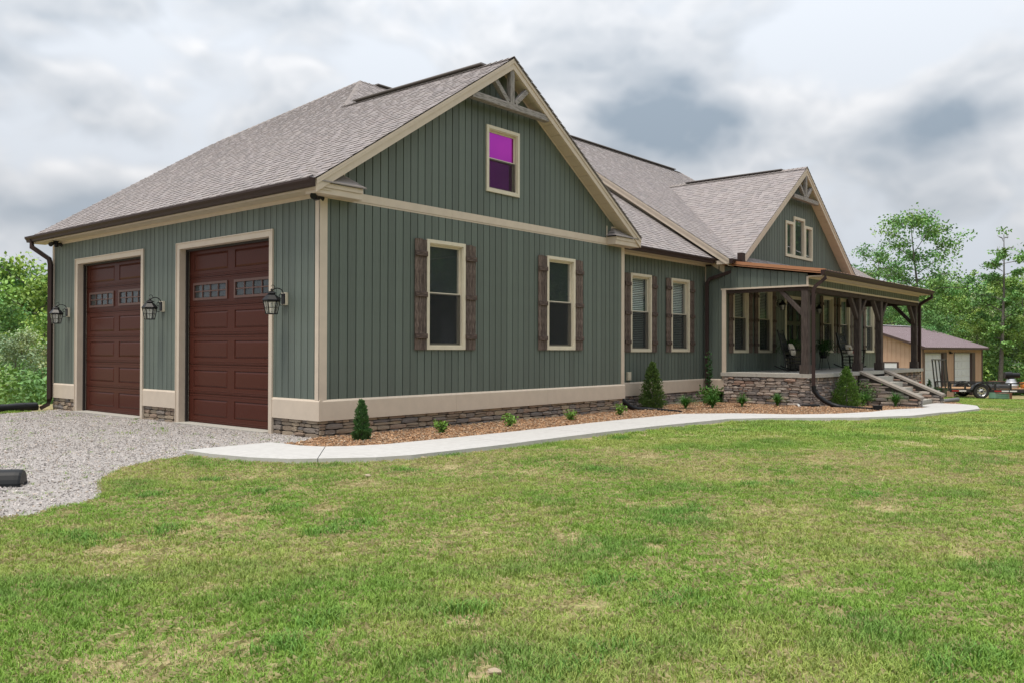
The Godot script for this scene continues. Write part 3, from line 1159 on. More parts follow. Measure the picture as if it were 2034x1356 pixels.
	shingles(roof, pk, Z, Vector3(1, PITCH_G, 0), [Vector2(-0.33, -10.58), Vector2(-0.33, 0.318), Vector2(4.3, 0.318), Vector2(4.3, -4.85), Vector2(7.05, -7.6), Vector2(4.3, -10.35), Vector2(4.3, -10.58)])
	var rs := MB.new()   # the far slope of the garage, out of sight
	rs.quad(Vector3(4.3, 7.0, 0.318), Vector3(8.9, 7.0 - 4.6 * PITCH_G, 0.318), Vector3(8.9, 7.0 - 4.6 * PITCH_G, -10.58), Vector3(4.3, 7.0, -10.58), Vector3.UP)
	rs.quad(Vector3(4.3, 6.96, 0.318), Vector3(8.9, 6.96 - 4.6 * PITCH_G, 0.318), Vector3(8.9, 7.0 - 4.6 * PITCH_G, 0.318), Vector3(4.3, 7.0, 0.318), Vector3.BACK)
	# butts of the right slope's courses against the sky
	part("roof_slope", rs, M.roof_deck, roof)
	var edge := MB.new()
	edge.tinted = true
	var steps := 34
	for k in steps:
		var a := 4.3 + 4.6 * k / steps
		var b := 4.3 + 4.6 * (k + 1) / steps
		edge.col = Color(0.2, 0.18, 0.175) * R.randf_range(0.85, 1.1)
		edge.quad(Vector3(a, 7.004 - (a - 4.3) * PITCH_G, 0.335), Vector3(b, 7.024 - (b - 4.3) * PITCH_G, 0.335), Vector3(b, 7.024 - (b - 4.3) * PITCH_G, -0.4), Vector3(a, 7.004 - (a - 4.3) * PITCH_G, -0.4), Vector3.UP)
		edge.quad(Vector3(a, 7.004 - (a - 4.3) * PITCH_G, 0.335), Vector3(b, 7.024 - (b - 4.3) * PITCH_G, 0.335), Vector3(b, 6.985 - (b - 4.3) * PITCH_G, 0.335), Vector3(a, 6.985 - (a - 4.3) * PITCH_G, 0.335), Vector3.BACK)
	stuff(part("shingles", edge, M.shingle, roof))
	# the same slope of the house wing runs from its eave to the hip ridge behind
	shingles(roof, Vector3(9.0, 3.9, -0.1), X, Vector3(0, PITCH_G, -1), [Vector2(7.05, -7.6), Vector2(13.5, -7.6), Vector2(13.5, -0.1), Vector2(9.03, -0.1), Vector2(4.32, -4.81)])
	var back := MB.new()   # the slopes that face away
	back.quad(Vector3(7.05, 8.81, -7.6), Vector3(13.6, 8.81, -7.6), Vector3(13.6, 3.9, -15.1), Vector3(4.3, 7.0, -10.4), Vector3(0, 1, -1))
	part("roof_slope", back, M.roof_deck, roof)
	ridge_cap(roof, Vector3(4.3, 7.0, 0.32), Vector3(4.3, 7.0, -4.8), Vector3.UP)
	ridge_cap(roof, Vector3(7.05, 8.8, -7.6), Vector3(4.36, 7.03, -4.9), Vector3(-0.35, 0.9, 0.25).normalized(), 0.13)
	ridge_cap(roof, Vector3(7.05, 8.8, -7.6), Vector3(4.3, 7.0, -10.35), Vector3(-0.35, 0.9, -0.25).normalized(), 0.13)
	ridge_cap(roof, Vector3(7.05, 8.8, -7.6), Vector3(13.4, 8.8, -7.6), Vector3.UP)
	var vent := MB.new()
	vent.bar(Vector3(4.3, 7.035, -0.45), Vector3(4.3, 7.035, -4.4), 0.24, 0.032, Vector3.UP, 0.010)
	vent.bar(Vector3(7.6, 8.84, -7.6), Vector3(13.3, 8.84, -7.6), 0.24, 0.032, Vector3.UP, 0.010)
	part("ridge_vent", vent, M.ridge_vent, roof)
	# gable trim
	var el := Vector2(-0.30, 6.985 - 4.6 * PITCH_G)
	var er := Vector2(8.90, 6.985 - 4.6 * PITCH_G)
	rake_board(el, Vector2(4.3, 6.985), 0.205, 0.275, 0.302)
	rake_board(er, Vector2(4.3, 6.985), 0.205, 0.275, 0.302)
	rake_soffit(Vector2(0.1, 6.985 - 4.2 * PITCH_G), Vector2(4.3, 6.985), 0.195, 0.0, 0.275)
	rake_soffit(Vector2(8.6, 6.985 - 4.3 * PITCH_G), Vector2(4.3, 6.985), 0.195, 0.0, 0.275)
	for k in [-1, 1]:
		var sb := MB.new()   # trim where cladding meets soffit
		sb.bar(Vector3(4.3 + 3.75 * k, 6.775 - 3.75 * PITCH_G, 0.024), Vector3(4.3, 6.775, 0.024), 0.02, 0.035, Vector3.UP)
		part("soffit_trim", sb, M.trim, house)
	truss(4.3, 6.06, 1.13, 6.78, 0.225)
	# cornice returns with little shingled roofs
	cornice_return(-0.30, 0.62, 0.302, true)
	cornice_return(7.90, 8.90, 0.302, false)
	# ---- house wing between garage and porch
	var zw := -0.5
	var wins := [9.66, 11.63]
	var holes := []
	for x in wins:
		holes.append(hole_for(Vector2(x, 1.345), WIN_W, WIN_H))
		window(X, Z, Vector3(x, 1.345, zw + 0.012), WIN_W, WIN_H, true)
		shutter(X, Z, Vector3(x - 0.262, 1.34, zw + 0.012), 0.25, 1.93)
		shutter(X, Z, Vector3(x + WIN_W + 0.012, 1.34, zw + 0.012), 0.25, 1.93)
	clad("wing_wall", Vector3(0, 0, zw), X, Z, rect(8.6, YS, 4.97, 3.735 - YS), holes, 8.62)
	skirt("skirt_board", Vector3(8.6, 0, zw), Vector3(13.55, 0, zw), Z, [2.55])
	stone_face(foot, Vector3(8.6, 0, zw - 0.03), X, Z, 4.95, -0.2, flat, 0.07, "ledge", false, 0.27)
	var wf := MB.new()
	wf.box(Vector3(8.62, 3.72, zw - 0.01), Vector3(13.56, 3.775, zw + 0.024))
	part("frieze_board", wf, M.trim, house)
	var ws := MB.new()
	ws.box(Vector3(8.62, 3.776, zw), Vector3(13.56, 3.79, -0.13))
	part("soffit_panel", ws, M.soffit, house)
	var wfa := MB.new()
	wfa.box(Vector3(8.7, 3.775, -0.15), Vector3(13.27, 3.905, -0.13))
	part("fascia_board", wfa, M.trim, house)
	gutter(Vector3(13.25, 3.895, -0.129), Vector3(8.72, 3.895, -0.129), Z)
	# ---- main roof
	var my := func(z: float) -> float: return 3.876 + 0.673 * (0.38 - z)
	shingles(roof, Vector3(20, 3.876, 0.38), X, Vector3(0, 0.673, -1), [Vector2(13.24, 0.40), Vector2(27.05, 0.40), Vector2(23.74, -7.04), Vector2(13.24, -7.04)])
	var mb2 := MB.new()
	mb2.quad(Vector3(13.24, 8.87, -7.04), Vector3(23.74, 8.87, -7.04), Vector3(27.05, 3.876, -14.4), Vector3(13.24, 3.876, -14.4), Vector3(0, 1, -1))
	mb2.tri(Vector3(23.74, 8.87, -7.04), Vector3(27.05, 3.876, 0.38), Vector3(27.05, 3.876, -14.4), Vector3(1, 1, 0))
	part("roof_slope", mb2, M.roof_deck, roof)
	ridge_cap(roof, Vector3(13.26, 8.87, -7.04), Vector3(23.74, 8.87, -7.04), Vector3.UP)
	ridge_cap(roof, Vector3(23.74, 8.87, -7.04), Vector3(27.0, 3.91, 0.35), Vector3(0.3, 0.9, 0.3).normalized(), 0.13)
	var v2 := MB.new()
	v2.bar(Vector3(13.6, 8.91, -7.04), Vector3(23.3, 8.91, -7.04), 0.24, 0.032, Vector3.UP, 0.010)
	part("ridge_vent", v2, M.ridge_vent, roof)
	# its west rake over the wing roof
	var wr := MB.new()
	wr.prism(PackedVector2Array([Vector2(0.38, 3.87), Vector2(-7.04, 8.864), Vector2(-7.04, 8.66), Vector2(0.269, 3.735), Vector2(0.38, 3.735)]), Vector3.ZERO, Z, Vector3.UP, X, 13.26, 13.285)
	wr.prism(PackedVector2Array([Vector2(0.38, 3.87), Vector2(-7.04, 8.864), Vector2(-7.04, 8.78), Vector2(0.38, 3.785)]), Vector3.ZERO, Z, Vector3.UP, X, 13.245, 13.26)
	part("rake_board", wr, M.trim, house)
	var wsf := MB.new()
	wsf.prism(PackedVector2Array([Vector2(0.36, 3.675), Vector2(-7.04, 8.655), Vector2(-7.04, 8.67), Vector2(0.36, 3.69)]), Vector3.ZERO, Z, Vector3.UP, X, 13.285, 13.58)
	wsf.prism(PackedVector2Array([Vector2(0.1, 3.72), Vector2(-7.04, 8.66), Vector2(-7.04, 8.2), Vector2(0.1, 3.5)]), Vector3.ZERO, Z, Vector3.UP, X, 13.55, 13.58)
	part("rake_soffit", wsf, M.soffit, house)
	var ret := MB.new()
	ret.box(Vector3(13.286, 3.737, 0.0), Vector3(13.555, 3.835, 0.358))
	part("cornice_return", ret, M.trim, house)
	# main eave fascia, soffit and a length of gutter with its outlet
	var mf := MB.new()
	mf.box(Vector3(13.286, 3.736, 0.36), Vector3(26.95, 3.86, 0.38))
	mf.box(Vector3(13.56, 3.735, 0.0), Vector3(26.95, 3.75, 0.36))
	part("fascia_board", mf, M.trim, house)
	gutter(Vector3(14.0, 3.87, 0.385), Vector3(13.27, 3.87, 0.385), Z)
	# ---- closing walls out of sight
	var cl := MB.new()
	for b in [[Vector3(0, 0, -10), Vector3(8.6, 4.0, -10)], [Vector3(8.6, 0, 0), Vector3(8.6, 3.9, -10)], [Vector3(8.6, 0, -15), Vector3(26.75, 3.9, -15)], [Vector3(26.75, 0, 0), Vector3(26.75, 3.9, -14.4)], [Vector3(8.6, 0, -10), Vector3(8.6, 3.9, -15)]]:
		var e: Vector3 = b[1] - b[0]
		cl.quad(b[0], b[0] + Vector3(e.x, 0, e.z), b[1], b[0] + Vector3(0, e.y, 0))
	cl.tri(Vector3(0, 3.9, -10), Vector3(8.6, 3.9, -10), Vector3(4.3, 6.9, -10))
	part("rear_wall", cl, M.siding, house)
	var pad := MB.new()
	pad.box(Vector3(0.2, -0.3, -9.9), Vector3(8.5, -0.02, -0.1))
	pad.box(Vector3(8.5, -0.3, -14.9), Vector3(26.7, 0.7, -0.6))
	part("floor_slab", pad, M.porch_concrete, house)


func cornice_return(x0: float, x1: float, z: float, left: bool) -> void:
	var c := group_part("cornice_return", house)
	var mb := MB.new()
	mb.box(Vector3(x0 + (0.02 if left else 0.0), 3.765, 0.0), Vector3(x1 - (0.0 if left else 0.02), 3.86, z - 0.035))
	mb.box(Vector3(x0 + (0.04 if left else -0.0), 3.862, 0.0), Vector3(x1 - (0.0 if left else 0.04), 3.935, z - 0.02))
	part("return_box", mb, M.trim, c)
	# a small hipped roof in three courses
	var sh := MB.new()
	sh.tinted = true
	var inner := x1 if left else x0
	var far := x0 if left else x1
	var dir := 1.0 if left else -1.0
	for k in 3:
		var t0 := k / 3.0
		var t1 := (k + 1) / 3.0
		var za := lerpf(z + 0.01, 0.02, t0)
		var zb := lerpf(z + 0.01, 0.02, t1)
		var ya := lerpf(3.945, 4.17, t0)
		var yb := lerpf(3.945, 4.17, t1)
		var xa := inner + dir * lerpf(0.05, -0.22, t0)
		var xb := inner + dir * lerpf(0.05, -0.22, t1)
		var x := far
		while (xa - x) * dir > 0.01:
			var nx: float = x + dir * R.randf_range(0.14, 0.26)
			var p := minf(nx * dir, xa * dir) * dir
			var q := minf(nx * dir, xb * dir) * dir
			var x2 := minf(x * dir, xb * dir) * dir
			var f := R.randf_range(0.88, 1.1)
			sh.col = Color(0.25 * f, 0.225 * f, 0.215 * f)
			sh.quad(Vector3(x, ya + 0.014, za), Vector3(p, ya + 0.014, za), Vector3(q, yb + 0.003, zb), Vector3(x2, yb + 0.003, zb), Vector3(0, 1, 1))
			sh.quad(Vector3(x, ya - 0.006, za), Vector3(p, ya - 0.006, za), Vector3(p, ya + 0.014, za), Vector3(x, ya + 0.014, za), Vector3.BACK)
			x = nx
		sh.col = Color(0.24, 0.215, 0.205)
		sh.quad(Vector3(xa, ya + 0.014, za), Vector3(xb, yb + 0.003, zb), Vector3(xb, yb + 0.003, 0.0), Vector3(xa, ya + 0.014, 0.0), Vector3(dir, 1, 0))
	stuff(part("shingles", sh, M.shingle, c))
	var tr := MB.new()
	tr.box(Vector3(inner - dir * 0.42, 4.165, 0.004), Vector3(inner - dir * 0.2, 4.19, 0.05))
	tr.box(Vector3(inner - dir * 0.2, 4.10, 0.004), Vector3(inner - dir * 0.18, 4.19, 0.05))
	if not left:
		tr.box(Vector3(inner - 0.02, 3.9, 0.004), Vector3(inner + 0.002, 4.19, 0.04))
	part("flashing_trim", tr, M.trim, c)


# ---------------------------------------------------------------- porch
func build_porch() -> void:
	var X := Vector3.RIGHT
	var Z := Vector3.BACK
	var W := Vector3.LEFT
	var xp := 13.57
	# back wall of the porch and the house front beyond it
	var holes := []
	for x in [14.22, 15.87, 21.06, 22.72, 25.45]:
		holes.append(hole_for(Vector2(x, 1.32), WIN_W, WIN_H))
		window(X, Z, Vector3(x, 1.32, 0.012), WIN_W, WIN_H, true)
		shutter(X, Z, Vector3(x - 0.262, 1.315, 0.012), 0.25, 1.93)
		shutter(X, Z, Vector3(x + WIN_W + 0.012, 1.315, 0.012), 0.25, 1.93)
	holes.append(hole_for(Vector2(17.9, 0.5), 1.95, 2.62))
	clad("porch_wall", Vector3.ZERO, X, Z, rect(xp, 0.72, 26.75 - xp, 3.04), holes, xp + 0.03, 0.19)
	# entry: double door with glazed upper leaves
	var entry := group_part("entry_door", house)
	var cs := MB.new()
	for b in [[17.86, 0.79, 17.97, 3.12], [19.78, 0.79, 19.89, 3.12], [17.97, 3.02, 19.78, 3.12]]:
		cs.box(Vector3(b[0], b[1], 0.0), Vector3(b[2], b[3], 0.04))
	part("casing", cs, M.frame, entry)
	for k in 2:
		var x0 := 17.98 + 0.9 * k
		var lf := MB.new()
		lf.box(Vector3(x0, 0.8, -0.12), Vector3(x0 + 0.12, 3.01, -0.07))
		lf.box(Vector3(x0 + 0.77, 0.8, -0.12), Vector3(x0 + 0.89, 3.01, -0.07))
		for y in [0.8, 1.5, 2.2, 2.88]:
			lf.box(Vector3(x0 + 0.12, y, -0.119), Vector3(x0 + 0.77, y + 0.13, -0.071))
		lf.box(Vector3(x0 + 0.42, 1.63, -0.118), Vector3(x0 + 0.47, 2.88, -0.075))
		lf.box(Vector3(x0 + 0.12, 0.93, -0.11), Vector3(x0 + 0.77, 1.5, -0.09))
		part("door_leaf", lf, M.entry_door, entry)
		var pn := MB.new()
		pn.quad(Vector3(x0 + 0.12, 1.63, -0.1), Vector3(x0 + 0.77, 1.63, -0.1), Vector3(x0 + 0.77, 2.88, -0.1), Vector3(x0 + 0.12, 2.88, -0.1), Vector3.BACK)
		part("pane", pn, M.glass, entry)
	var trim := MB.new()
	trim.box(Vector3(24.1, 0.79, 0.0), Vector3(24.2, 3.74, 0.035))
	trim.box(Vector3(26.65, 0.6, 0.0), Vector3(26.78, 3.74, 0.03))
	part("corner_board", trim, M.trim, house)
	skirt("skirt_board", Vector3(23.6, 0.12, 0), Vector3(26.78, 0.12, 0), Z, [])
	# west side: house end wall, then the closed gable over the opening
	clad("porch_end_wall", Vector3(xp, 0, 0), Z, W, PackedVector2Array([Vector2(-0.5, YS), Vector2(0.03, YS), Vector2(0.03, 3.08), Vector2(2.42, 3.08), Vector2(2.42, 3.37), Vector2(0.1, 3.70), Vector2(-0.5, 3.735)]), [], -0.46, 0.19)
	skirt("skirt_board", Vector3(xp, 0, -0.46), Vector3(xp, 0, 0.12), W, [])
	var pt := MB.new()
	pt.box(Vector3(xp - 0.032, YS, 0.03), Vector3(xp, 3.06, 0.145))
	pt.box(Vector3(xp, YS + 0.1, 0.03), Vector3(xp + 0.2, 3.06, 0.05))
	part("opening_casing", pt, M.trim, house)
	var pl := MB.new()
	pl.box(Vector3(xp - 0.03, 3.04, 0.0), Vector3(xp, 3.085, 2.46))
	pl.box(Vector3(xp - 0.028, 3.085, 2.40), Vector3(xp, 3.30, 2.45))
	pl.box(Vector3(xp - 0.03, 3.28, 2.45), Vector3(xp, 3.31, 2.82))
	pl.box(Vector3(xp - 0.03, 3.31, 2.79), Vector3(xp, 3.37, 2.82))
	part("porch_trim", pl, M.trim, house)
	var cbd := MB.new()
	cbd.box(Vector3(xp - 0.028, YS, -0.5), Vector3(xp, 3.72, -0.455))
	part("corner_board", cbd, M.trim, house)
	# slab and stone walls below it
	var slab := MB.new()
	slab.box(Vector3(xp - 0.09, 0.69, 0.02), Vector3(17.32, 0.79, 2.58))
	slab.box(Vector3(17.32, 0.69, 0.02), Vector3(19.5, 0.79, 2.56))
	slab.box(Vector3(19.5, 0.69, 0.02), Vector3(23.6, 0.79, 2.58))
	part("porch_slab", slab, M.porch_concrete, house)
	var wall := group_part("porch_stone_wall", house)
	var lvl := func(_t: float) -> float: return 0.688
	stone_face(wall, Vector3(xp - 0.03, 0, 0.10), Z, W, 2.40, -0.2, lvl, 0.075, "ledge", true, 0.24)
	stone_face(wall, Vector3(xp - 0.02, 0, 2.46), X, Z, 3.75, -0.35, lvl, 0.075, "ledge", false, 0.24)
	stone_face(wall, Vector3(19.6, 0, 2.46), X, Z, 4.0, -0.5, lvl, 0.075, "ledge", false, 0.24)
	var core := MB.new()
	core.box(Vector3(xp + 0.0, -0.6, 0.03), Vector3(23.55, 0.685, 2.42))
	part("wall_core", core, M.mortar, wall)
	# steps between stone cheeks with sloping caps
	var steps := group_part("front_steps", house)
	for k in 5:
		var st := MB.new()
		var y := 0.79 - 0.165 * (k + 1)
		st.box(Vector3(17.4, -0.5, 2.46), Vector3(19.42, y, 2.56 + 0.275 * (k + 1)))
		part("step", st, M.porch_concrete, steps)
	for c in [[17.12, 17.42], [19.40, 19.70]]:
		var cheek := group_part("cheek_wall", house)
		var slope := func(t: float) -> float: return lerpf(0.735, 0.075, clampf(t / 1.58, 0.0, 1.0))
		stone_face(cheek, Vector3(c[0], 0, 2.56), Z, W, 1.58, -0.36, slope, 0.085, "ledge", false, 0.42)
		stone_face(cheek, Vector3(c[1], 0, 4.14), -Z, X, 1.58, -0.36, func(t: float) -> float: return lerpf(0.075, 0.735, clampf(t / 1.58, 0.0, 1.0)), 0.085, "ledge", false, 0.42)
		stone_face(cheek, Vector3(c[0], 0, 4.14), X, Z, c[1] - c[0], -0.36, func(_t: float) -> float: return 0.07, 0.085, "ledge", false, 0.2)
		var body := MB.new()
		body.prism(PackedVector2Array([Vector2(2.5, -0.5), Vector2(4.13, -0.5), Vector2(4.13, 0.06), Vector2(2.56, 0.73), Vector2(2.5, 0.73)]), Vector3.ZERO, Z, Vector3.UP, X, c[0] + 0.005, c[1] - 0.005)
		part("wall_core", body, M.mortar, cheek)
		for j in 4:   # cap in four lengths
			var cap := MB.new()
			var ta := 2.55 + 1.66 * j / 4.0
			var tb := 2.55 + 1.66 * (j + 1) / 4.0 - 0.004
			var ya := lerpf(0.75, 0.045, j / 4.0)
			var yb := lerpf(0.75, 0.045, (j + 1) / 4.0)
			cap.prism(PackedVector2Array([Vector2(ta, ya), Vector2(tb, yb), Vector2(tb, yb + 0.065), Vector2(ta, ya + 0.065)]), Vector3.ZERO, Z, Vector3.UP, X, c[0] - 0.05, c[1] + 0.05)
			part("cap_slab", cap, M.cap_stone, cheek)
	# posts with plinths and knee braces
	for k in 4:
		var x: float = [13.66, 17.62, 19.62, 23.4][k]
		var post := group_part("porch_post", house)
		var mb := MB.new()
		mb.bar(Vector3(x, 0.79, 2.335), Vector3(x, 2.93, 2.335), 0.18, 0.18, Vector3.RIGHT, 0.012)
		part("post_shaft", mb, M.post, post)
		mb = MB.new()
		mb.bar(Vector3(x, 0.785, 2.335), Vector3(x, 1.02, 2.335), 0.25, 0.25, Vector3.RIGHT, 0.012)
		part("plinth", mb, M.post, post)
		for sd in [-1, 1]:
			if (k == 0 and sd < 0) or (k == 3 and sd > 0):
				continue
			mb = MB.new()
			mb.bar(Vector3(x + 0.08 * sd, 2.34, 2.335), Vector3(x + 0.66 * sd, 2.95, 2.335), 0.11, 0.11, Vector3.BACK, 0.008)
			part("knee_brace", mb, M.post, post)
		if k == 0 or k == 3:
			mb = MB.new()
			mb.bar(Vector3(x, 2.34, 2.26), Vector3(x, 2.98, 1.66), 0.11, 0.11, Vector3.RIGHT, 0.008)
			part("knee_brace", mb, M.post, post)
	# beams, ceiling, front band, roof
	var bm := MB.new()
	bm.box(Vector3(xp + 0.005, 2.92, 2.225), Vector3(23.5, 3.08, 2.44))
	bm.box(Vector3(xp + 0.005, 2.95, 0.05), Vector3(xp + 0.2, 3.06, 2.225))
	bm.box(Vector3(23.3, 2.95, 0.05), Vector3(23.5, 3.25, 2.225))
	part("porch_beam", bm, M.beam, house)
	var ce := MB.new()
	ce.box(Vector3(xp + 0.01, 3.30, 0.02), Vector3(23.5, 3.33, 2.4))
	part("porch_ceiling", ce, M.porch_ceiling, house)
	clad("porch_front_band", Vector3(0, 0, 2.435), X, Z, rect(xp, 3.07, 23.5 - xp, 0.2), [], xp, 0.19)
	var ft := MB.new()
	ft.box(Vector3(xp - 0.02, 3.035, 2.44), Vector3(23.52, 3.08, 2.472))
	ft.box(Vector3(xp - 0.02, 3.245, 2.44), Vector3(23.52, 3.285, 2.466))
	ft.box(Vector3(xp - 0.02, 3.287, 2.44), Vector3(23.56, 3.30, 2.80))
	ft.box(Vector3(xp - 0.05, 3.285, 2.80), Vector3(23.56, 3.425, 2.822))
	part("porch_fascia", ft, M.soffit, house)
	gutter(Vector3(23.6, 3.435, 2.823), Vector3(13.42, 3.435, 2.823), Z)
	var pr := group_part("porch_roof", house)
	var base := MB.new()
	var ytop := func(z: float) -> float: return 3.80 - 0.141 * (z - 0.3)
	base.prism(PackedVector2Array([Vector2(0.1, ytop.call(0.1)), Vector2(2.9, ytop.call(2.9)), Vector2(2.9, ytop.call(2.9) - 0.03), Vector2(0.1, ytop.call(0.1) - 0.03)]), Vector3.ZERO, Z, Vector3.UP, X, 13.46, 23.62)
	part("roof_sheet", base, M.porch_roof, pr)
	for k in 45:   # standing ribs
		var rb := MB.new()
		var x := 13.6 + 0.2255 * k
		rb.bar(Vector3(x, ytop.call(0.12) + 0.008, 0.12), Vector3(x, ytop.call(2.9) + 0.008, 2.9), 0.03, 0.018, Vector3.UP, 0.005)
		part("roof_rib", rb, M.porch_roof, pr)
	var cf := MB.new()
	cf.prism(PackedVector2Array([Vector2(0.12, ytop.call(0.12) + 0.03), Vector2(2.92, ytop.call(2.92) + 0.03), Vector2(2.92, ytop.call(2.92) - 0.055), Vector2(0.12, ytop.call(0.12) - 0.055)]), Vector3.ZERO, Z, Vector3.UP, X, 13.445, 13.475)
	cf.prism(PackedVector2Array([Vector2(0.12, ytop.call(0.12) - 0.07), Vector2(2.88, ytop.call(2.88) - 0.07), Vector2(2.88, ytop.call(2.88) - 0.095), Vector2(0.12, ytop.call(0.12) - 0.095)]), Vector3.ZERO, Z, Vector3.UP, X, 13.455, 13.57)
	cf.prism(PackedVector2Array([Vector2(0.12, ytop.call(0.12) + 0.03), Vector2(2.92, ytop.call(2.92) + 0.03), Vector2(2.92, ytop.call(2.92) + 0.022), Vector2(0.12, ytop.call(0.12) + 0.022)]), Vector3.ZERO, Z, Vector3.UP, X, 13.475, 13.56)
	part("edge_flashing", cf, M.copper, pr)
	# the porch gable above
	var cx := 18.7
	var pg := 0.705
	var gy := 7.235
	var zg := 0.1
	var zr := 0.40
	var roof := house.get_node("roof")
	shingles(roof, Vector3(cx, gy, 0), Z, Vector3(1, pg, 0), [Vector2(cx, zr + 0.018), Vector2(cx, -4.61), Vector2(13.96, 0.36), Vector2(13.96, zr + 0.018)])
	var far := MB.new()
	far.tri(Vector3(cx, gy, zr + 0.018), Vector3(cx, gy, -4.61), Vector3(23.44, gy - 4.74 * pg, zr + 0.018), Vector3(1, 1, 0))
	part("roof_slope", far, M.roof_deck, roof)
	var edge := MB.new()
	edge.tinted = true
	for k in 34:
		var a := cx + 4.74 * k / 34.0
		var b := cx + 4.74 * (k + 1) / 34.0
		edge.col = Color(0.2, 0.18, 0.175) * R.randf_range(0.85, 1.1)
		edge.quad(Vector3(a, gy + 0.004 - (a - cx) * pg, zr + 0.03), Vector3(b, gy + 0.024 - (b - cx) * pg, zr + 0.03), Vector3(b, gy + 0.024 - (b - cx) * pg, 0.0), Vector3(a, gy + 0.004 - (a - cx) * pg, 0.0), Vector3.UP)
		edge.quad(Vector3(a, gy + 0.004 - (a - cx) * pg, zr + 0.03), Vector3(b, gy + 0.024 - (b - cx) * pg, zr + 0.03), Vector3(b, gy - 0.015 - (b - cx) * pg, zr + 0.03), Vector3(a, gy - 0.015 - (a - cx) * pg, zr + 0.03), Vector3.BACK)
	stuff(part("shingles", edge, M.shingle, roof))
	ridge_cap(roof, Vector3(cx, gy, zr + 0.02), Vector3(cx, gy, -4.6), Vector3.UP)
	var vent := MB.new()
	vent.bar(Vector3(cx, gy + 0.035, -0.4), Vector3(cx, gy + 0.035, -3.9), 0.24, 0.032, Vector3.UP, 0.010)
	part("ridge_vent", vent, M.ridge_vent, roof)
	rake_board(Vector2(13.98, gy - 0.015 - 4.72 * pg), Vector2(cx, gy - 0.015), 0.23, zr - 0.025, zr + 0.002)
	rake_board(Vector2(23.42, gy - 0.015 - 4.72 * pg), Vector2(cx, gy - 0.015), 0.23, zr - 0.025, zr + 0.002)
	rake_soffit(Vector2(23.3, gy - 0.015 - 4.6 * pg), Vector2(cx, gy - 0.015), 0.215, zg, zr - 0.025)
	rake_soffit(Vector2(14.3, gy - 0.015 - 4.4 * pg), Vector2(cx, gy - 0.015), 0.215, zg, zr - 0.025)
	# three stepped lights
	var gw := []
	for d in [[17.66, 4.33, 0.64, 1.12], [18.30, 4.33, 0.90, 1.32], [19.20, 4.33, 0.64, 1.12]]:
		gw.append(hole_for(Vector2(d[0], d[1]), d[2], d[3]))
		fixed_light(X, Z, Vector3(d[0], d[1], zg + 0.012), d[2], d[3])
	clad("porch_gable_wall", Vector3(0, 0, zg), X, Z, PackedVector2Array([Vector2(14.2, 3.7), Vector2(23.2, 3.7), Vector2(23.2, gy - 0.22 - 4.5 * pg), Vector2(cx, gy - 0.22), Vector2(14.2, gy - 0.22 - 4.5 * pg)]), gw, 14.2, 0.19)
	truss(cx, 6.2, 1.0, 7.0, zr - 0.06)


func fixed_light(u: Vector3, n: Vector3, at: Vector3, w: float, h: float) -> void:
	var win := group_part("window", house, frame_of(u, n, at))
	var f := MB.new()
	var c := 0.085
	for b in [[0.0, 0.0, c, h], [w - c, 0.0, w, h], [c, 0.0, w - c, c], [c, h - c, w - c, h]]:
		f.box(Vector3(b[0], b[1], -0.06), Vector3(b[2], b[3], 0.04))
	part("casing", f, M.frame, win)
	var p := MB.new()
	p.quad(Vector3(c, c, -0.02), Vector3(w - c, c, -0.02), Vector3(w - c, h - c, -0.02), Vector3(c, h - c, -0.02), Vector3.BACK)
	part("pane", p, M.glass, win)


